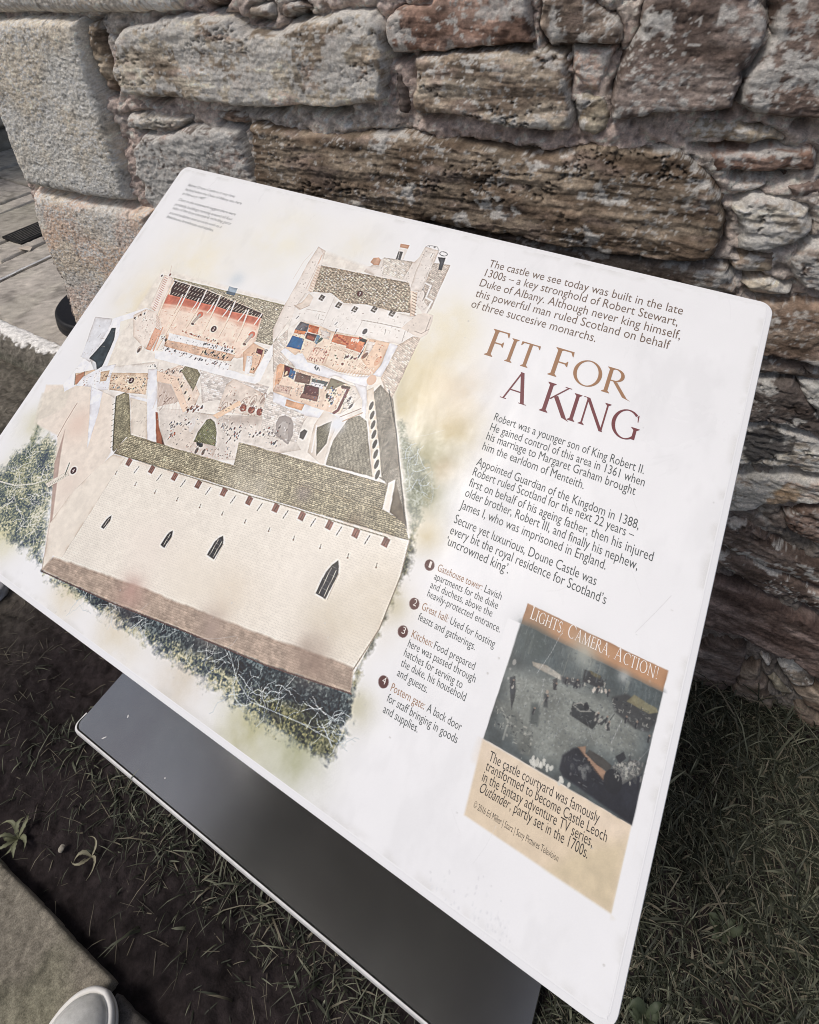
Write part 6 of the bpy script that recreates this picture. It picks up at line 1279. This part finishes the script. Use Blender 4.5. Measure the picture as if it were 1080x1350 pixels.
tag(blades(0, P_, lambda g, n: g.gamma(5, .0058, n).clip(.010, .08), lambda g, n: .0006 + g.gamma(2.2, .00055, n).clip(0, .0045), col_grass, 22), 'short dark green grass growing below the wall and round the metal base', 'grass', None, 'stuff')
P_ = scatter(4600, -.02, 1.6, .55, 1.05, lambda x, y: np.where((y < wall_y(x) + .004) & (y > wall_y(x) - .13), .35, 0), 31)
tag(blades(0, P_, lambda g, n: g.uniform(.05, .12, n), lambda g, n: g.uniform(.0022, .0042, n), col_grass, 32, (.1, .7), 'tall_grass'), 'longer grass blades along the foot of the stone wall', 'grass', None, 'stuff')
def dens_straw(x, y): return np.where(in_base(x, y) | (y > wall_y(x)) | (y < .01), 0, .25 + .75 * sstep(.45, .7, fbm(x * 8, y * 8, 510, 3)))
P_ = scatter(5200, -1.5, .6, .0, .7, dens_straw, 41)
def col_straw(g, n):
    k = g.random((n, 1)); a = np.array((.06, .052, .038)) * (1 - k) + np.array((.20, .175, .125)) * k; a = a * .6; return a, a * 1.25
tag(blades(0, P_, lambda g, n: g.uniform(.012, .05, n), lambda g, n: g.uniform(.0006, .0015, n), col_straw, 42, (1.35, 1.6), 'dead_grass'), 'thin dead grass stalks and straw littering the dark soil', 'dead grass', None, 'stuff')

def weed(loc, n, L, label, seed, col=((.07, .078, .042), (.22, .225, .14)), w=.0065):
    g = np.random.default_rng(seed); VV, QQ, CC, k0 = [], [], [], 0
    for i in range(n):
        az = 2 * np.pi * i / n + g.uniform(-.35, .35); l = L * g.uniform(.6, 1.1); m = 12
        t = np.linspace(0, 1, m); r = l * t; z = .004 + l * .75 * np.sin(t * 2.3) * g.uniform(.4, 1.2); wd_ = w * g.uniform(.7, 1.2) * np.sin(np.clip(t * 2.9 + .18, 0, 3.1)) * (1 + .22 * np.sin(t * 31 + i * 2)) + .0008
        bend = g.uniform(-1.1, 1.1) * t ** 2; dx, dy = np.cos(az + bend), np.sin(az + bend)
        for s_, zz in ((-1, .0016), (0, 0), (1, .0016)):
            VV.append(np.stack([dx * r - dy * wd_ * s_ / 2, dy * r + dx * wd_ * s_ / 2, z + zz], -1)); kk = np.abs(s_) * .5 + .2
            CC.append(np.array(col[1])[None] * (1 - kk) + np.array(col[0])[None] * kk + np.zeros((m, 1)))
        for j in range(m - 1):
            for s_ in (0, 1): QQ.append((k0 + s_ * m + j, k0 + s_ * m + j + 1, k0 + (s_ + 1) * m + j + 1, k0 + (s_ + 1) * m + j))
        k0 += 3 * m
    o = mesh_np('weed', np.concatenate(VV), np.array(QQ), None, M_GRASS, None, np.concatenate(CC)); o.location = loc
    return tag(o, label, 'weed')
weed((-.768, .028, -.002), 9, .034, 'pale leafed weed rooted at the edge of the path slab', 3)
weed((-.640, .072, -.002), 4, .034, 'small bleached weed lying on bare soil between path and metal base', 5, ((.14, .13, .085), (.34, .32, .23)), .0045)
weed((.275, .475, -.002), 7, .03, 'broad leafed green weed in the grass right of the board', 8, ((.035, .048, .026), (.085, .10, .06)), .010)
weed((.19, .33, -.002), 9, .026, 'low clover like weed in the grass beside the board lower corner', 9, ((.03, .042, .022), (.065, .08, .048)), .011)

# ================================================================== THE SHOE
M_CANVAS = noise_mat('off white canvas', (.62, .62, .59), (.82, .82, .79), 75, .85, .2, 0, .9, 900, .0012)
M_SOLE = noise_mat('white rubber sole', (.78, .77, .74), (.86, .85, .82), 25, .5, .4, 0, .15, 400)
M_DARKC = noise_mat('dark shoe lining', (.015, .015, .018), (.03, .03, .034), 200, .9)
shoe = tag(empty('sneaker', (-.474, -.148, .021), (0, 0, math.radians(2))), 'off white canvas sneaker with a thick rubber rim on the path', 'shoe')
ctl = [(-.1440, .0), (-.1425, .012), (-.136, .023), (-.122, .0315), (-.095, .0355), (-.05, .0355), (0, .0375), (.045, .0430), (.075, .0452), (.098, .0425), (.115, .0350), (.127, .0240), (.1335, .0125), (.1355, .0)]
cy_ = np.array([c[0] for c in ctl]); cw_ = np.array([c[1] for c in ctl]); sd_ = np.concatenate([[0], np.cumsum(np.hypot(np.diff(cy_), np.diff(cw_)))])
ss_ = np.linspace(0, sd_[-1], 70); oy_ = np.interp(ss_, sd_, cy_); ow_ = np.interp(ss_, sd_, cw_)
for _ in range(4):
    oy_[1:-1] = (oy_[:-2] + 2 * oy_[1:-1] + oy_[2:]) / 4; ow_[1:-1] = (ow_[:-2] + 2 * ow_[1:-1] + ow_[2:]) / 4
OUT = np.concatenate([np.stack([ow_, oy_], -1), np.stack([-ow_[1:-1], oy_[1:-1]], -1)[::-1]])
def outline(off):
    d = np.roll(OUT, -1, 0) - np.roll(OUT, 1, 0); d /= np.hypot(d[:, :1], d[:, 1:]) + 1e-9
    return OUT + off * np.stack([d[:, 1], -d[:, 0]], -1)
yy, ww = oy_, ow_
bm = bmesh.new()
prof = [(-.002, 0), (.0012, .003), (.0015, .012), (-.0012, .0135), (-.0012, .0150), (.0010, .0165), (.0008, .026), (-.0012, .0305), (-.0040, .0320), (-.0060, .0305), (-.0072, .0285)]
rs = [[bm.verts.new((x, y, z)) for x, y in outline(o_)] for o_, z in prof]
for a, b in zip(rs[:-1], rs[1:]):
    for i in range(len(a)): bm.faces.new((a[i], a[(i + 1) % len(a)], b[(i + 1) % len(b)], b[i]))
bm.faces.new(rs[0][::-1])
bm_obj('sole', bm, M_SOLE, shoe, True)
HY = ([-.145, -.11, -.05, .0, .035, .065, .09, .115, .136], [.052, .056, .060, .060, .052, .042, .036, .031, .028])
def upper(name, mat, lift, ymin):
    O_ = outline(-.0066); n = len(O_); sp = np.stack([np.zeros(n), np.clip(O_[:, 1], -.085, .072)], -1); V = []
    S_ = np.linspace(0, 1, 26)
    for s_ in S_:
        P2 = O_ * (1 - s_) + sp * s_; hz = np.interp(P2[:, 1], *HY)
        z = .0285 + hz * (1 - (1 - s_) ** 2.4) ** .62 + lift + .0006 * (vnoise(P2[:, 0] * 90 + 7, P2[:, 1] * 90 + 3, 77) - .5) * 2
        V.append(np.stack([P2[:, 0], P2[:, 1], z], -1))
    V = np.stack(V); i = np.arange(26 * n).reshape(26, n)
    q = np.stack([i[:-1], np.roll(i, -1, 1)[:-1], np.roll(i, -1, 1)[1:], i[1:]], -1).reshape(-1, 4); V = V.reshape(-1, 3)
    q = q[(V[q][:, :, 1] > ymin).all(1)]; V, q, _c = compact(V, q)
    return mesh_np(name, V, q, None, mat, shoe)
upper('upper', M_CANVAS, 0.0, -1)
upper('toe_cap', M_CANVAS, .0013, .030)
bm = bmesh.new()
for i in range(34):
    s_ = abs(i - 16.5) / 17; x = (float(np.interp(.031, yy, ww)) - .0066) * (s_ if i > 16 else -s_)
    z = .0285 + float(np.interp(.031, *HY)) * (1 - s_ ** 2.4) ** .62 + .0018
    bm_box(bm, (x, .0315, z), (.0016, .0012, .0008))
bm_obj('stitching', bm, M_SOLE, shoe)
bm = bmesh.new()
for i in range(6):
    y = .020 - i * .016; z = .0285 + float(np.interp(y, *HY)) + .0015
    bm_box(bm, (0, y, z), (.042, .006, .003), Euler((.0, 0, .12 * (-1) ** i)).to_matrix(), bev=.001)
bm_obj('lace', bm, M_SOLE, shoe)
bm = bmesh.new(); lathe(bm, [(.033, .08), (.034, .10), (.036, .13)], 32)
for v in bm.verts: v.co.y = v.co.y * 1.25 - .085
bm_obj('collar', bm, M_DARKC, shoe, True)
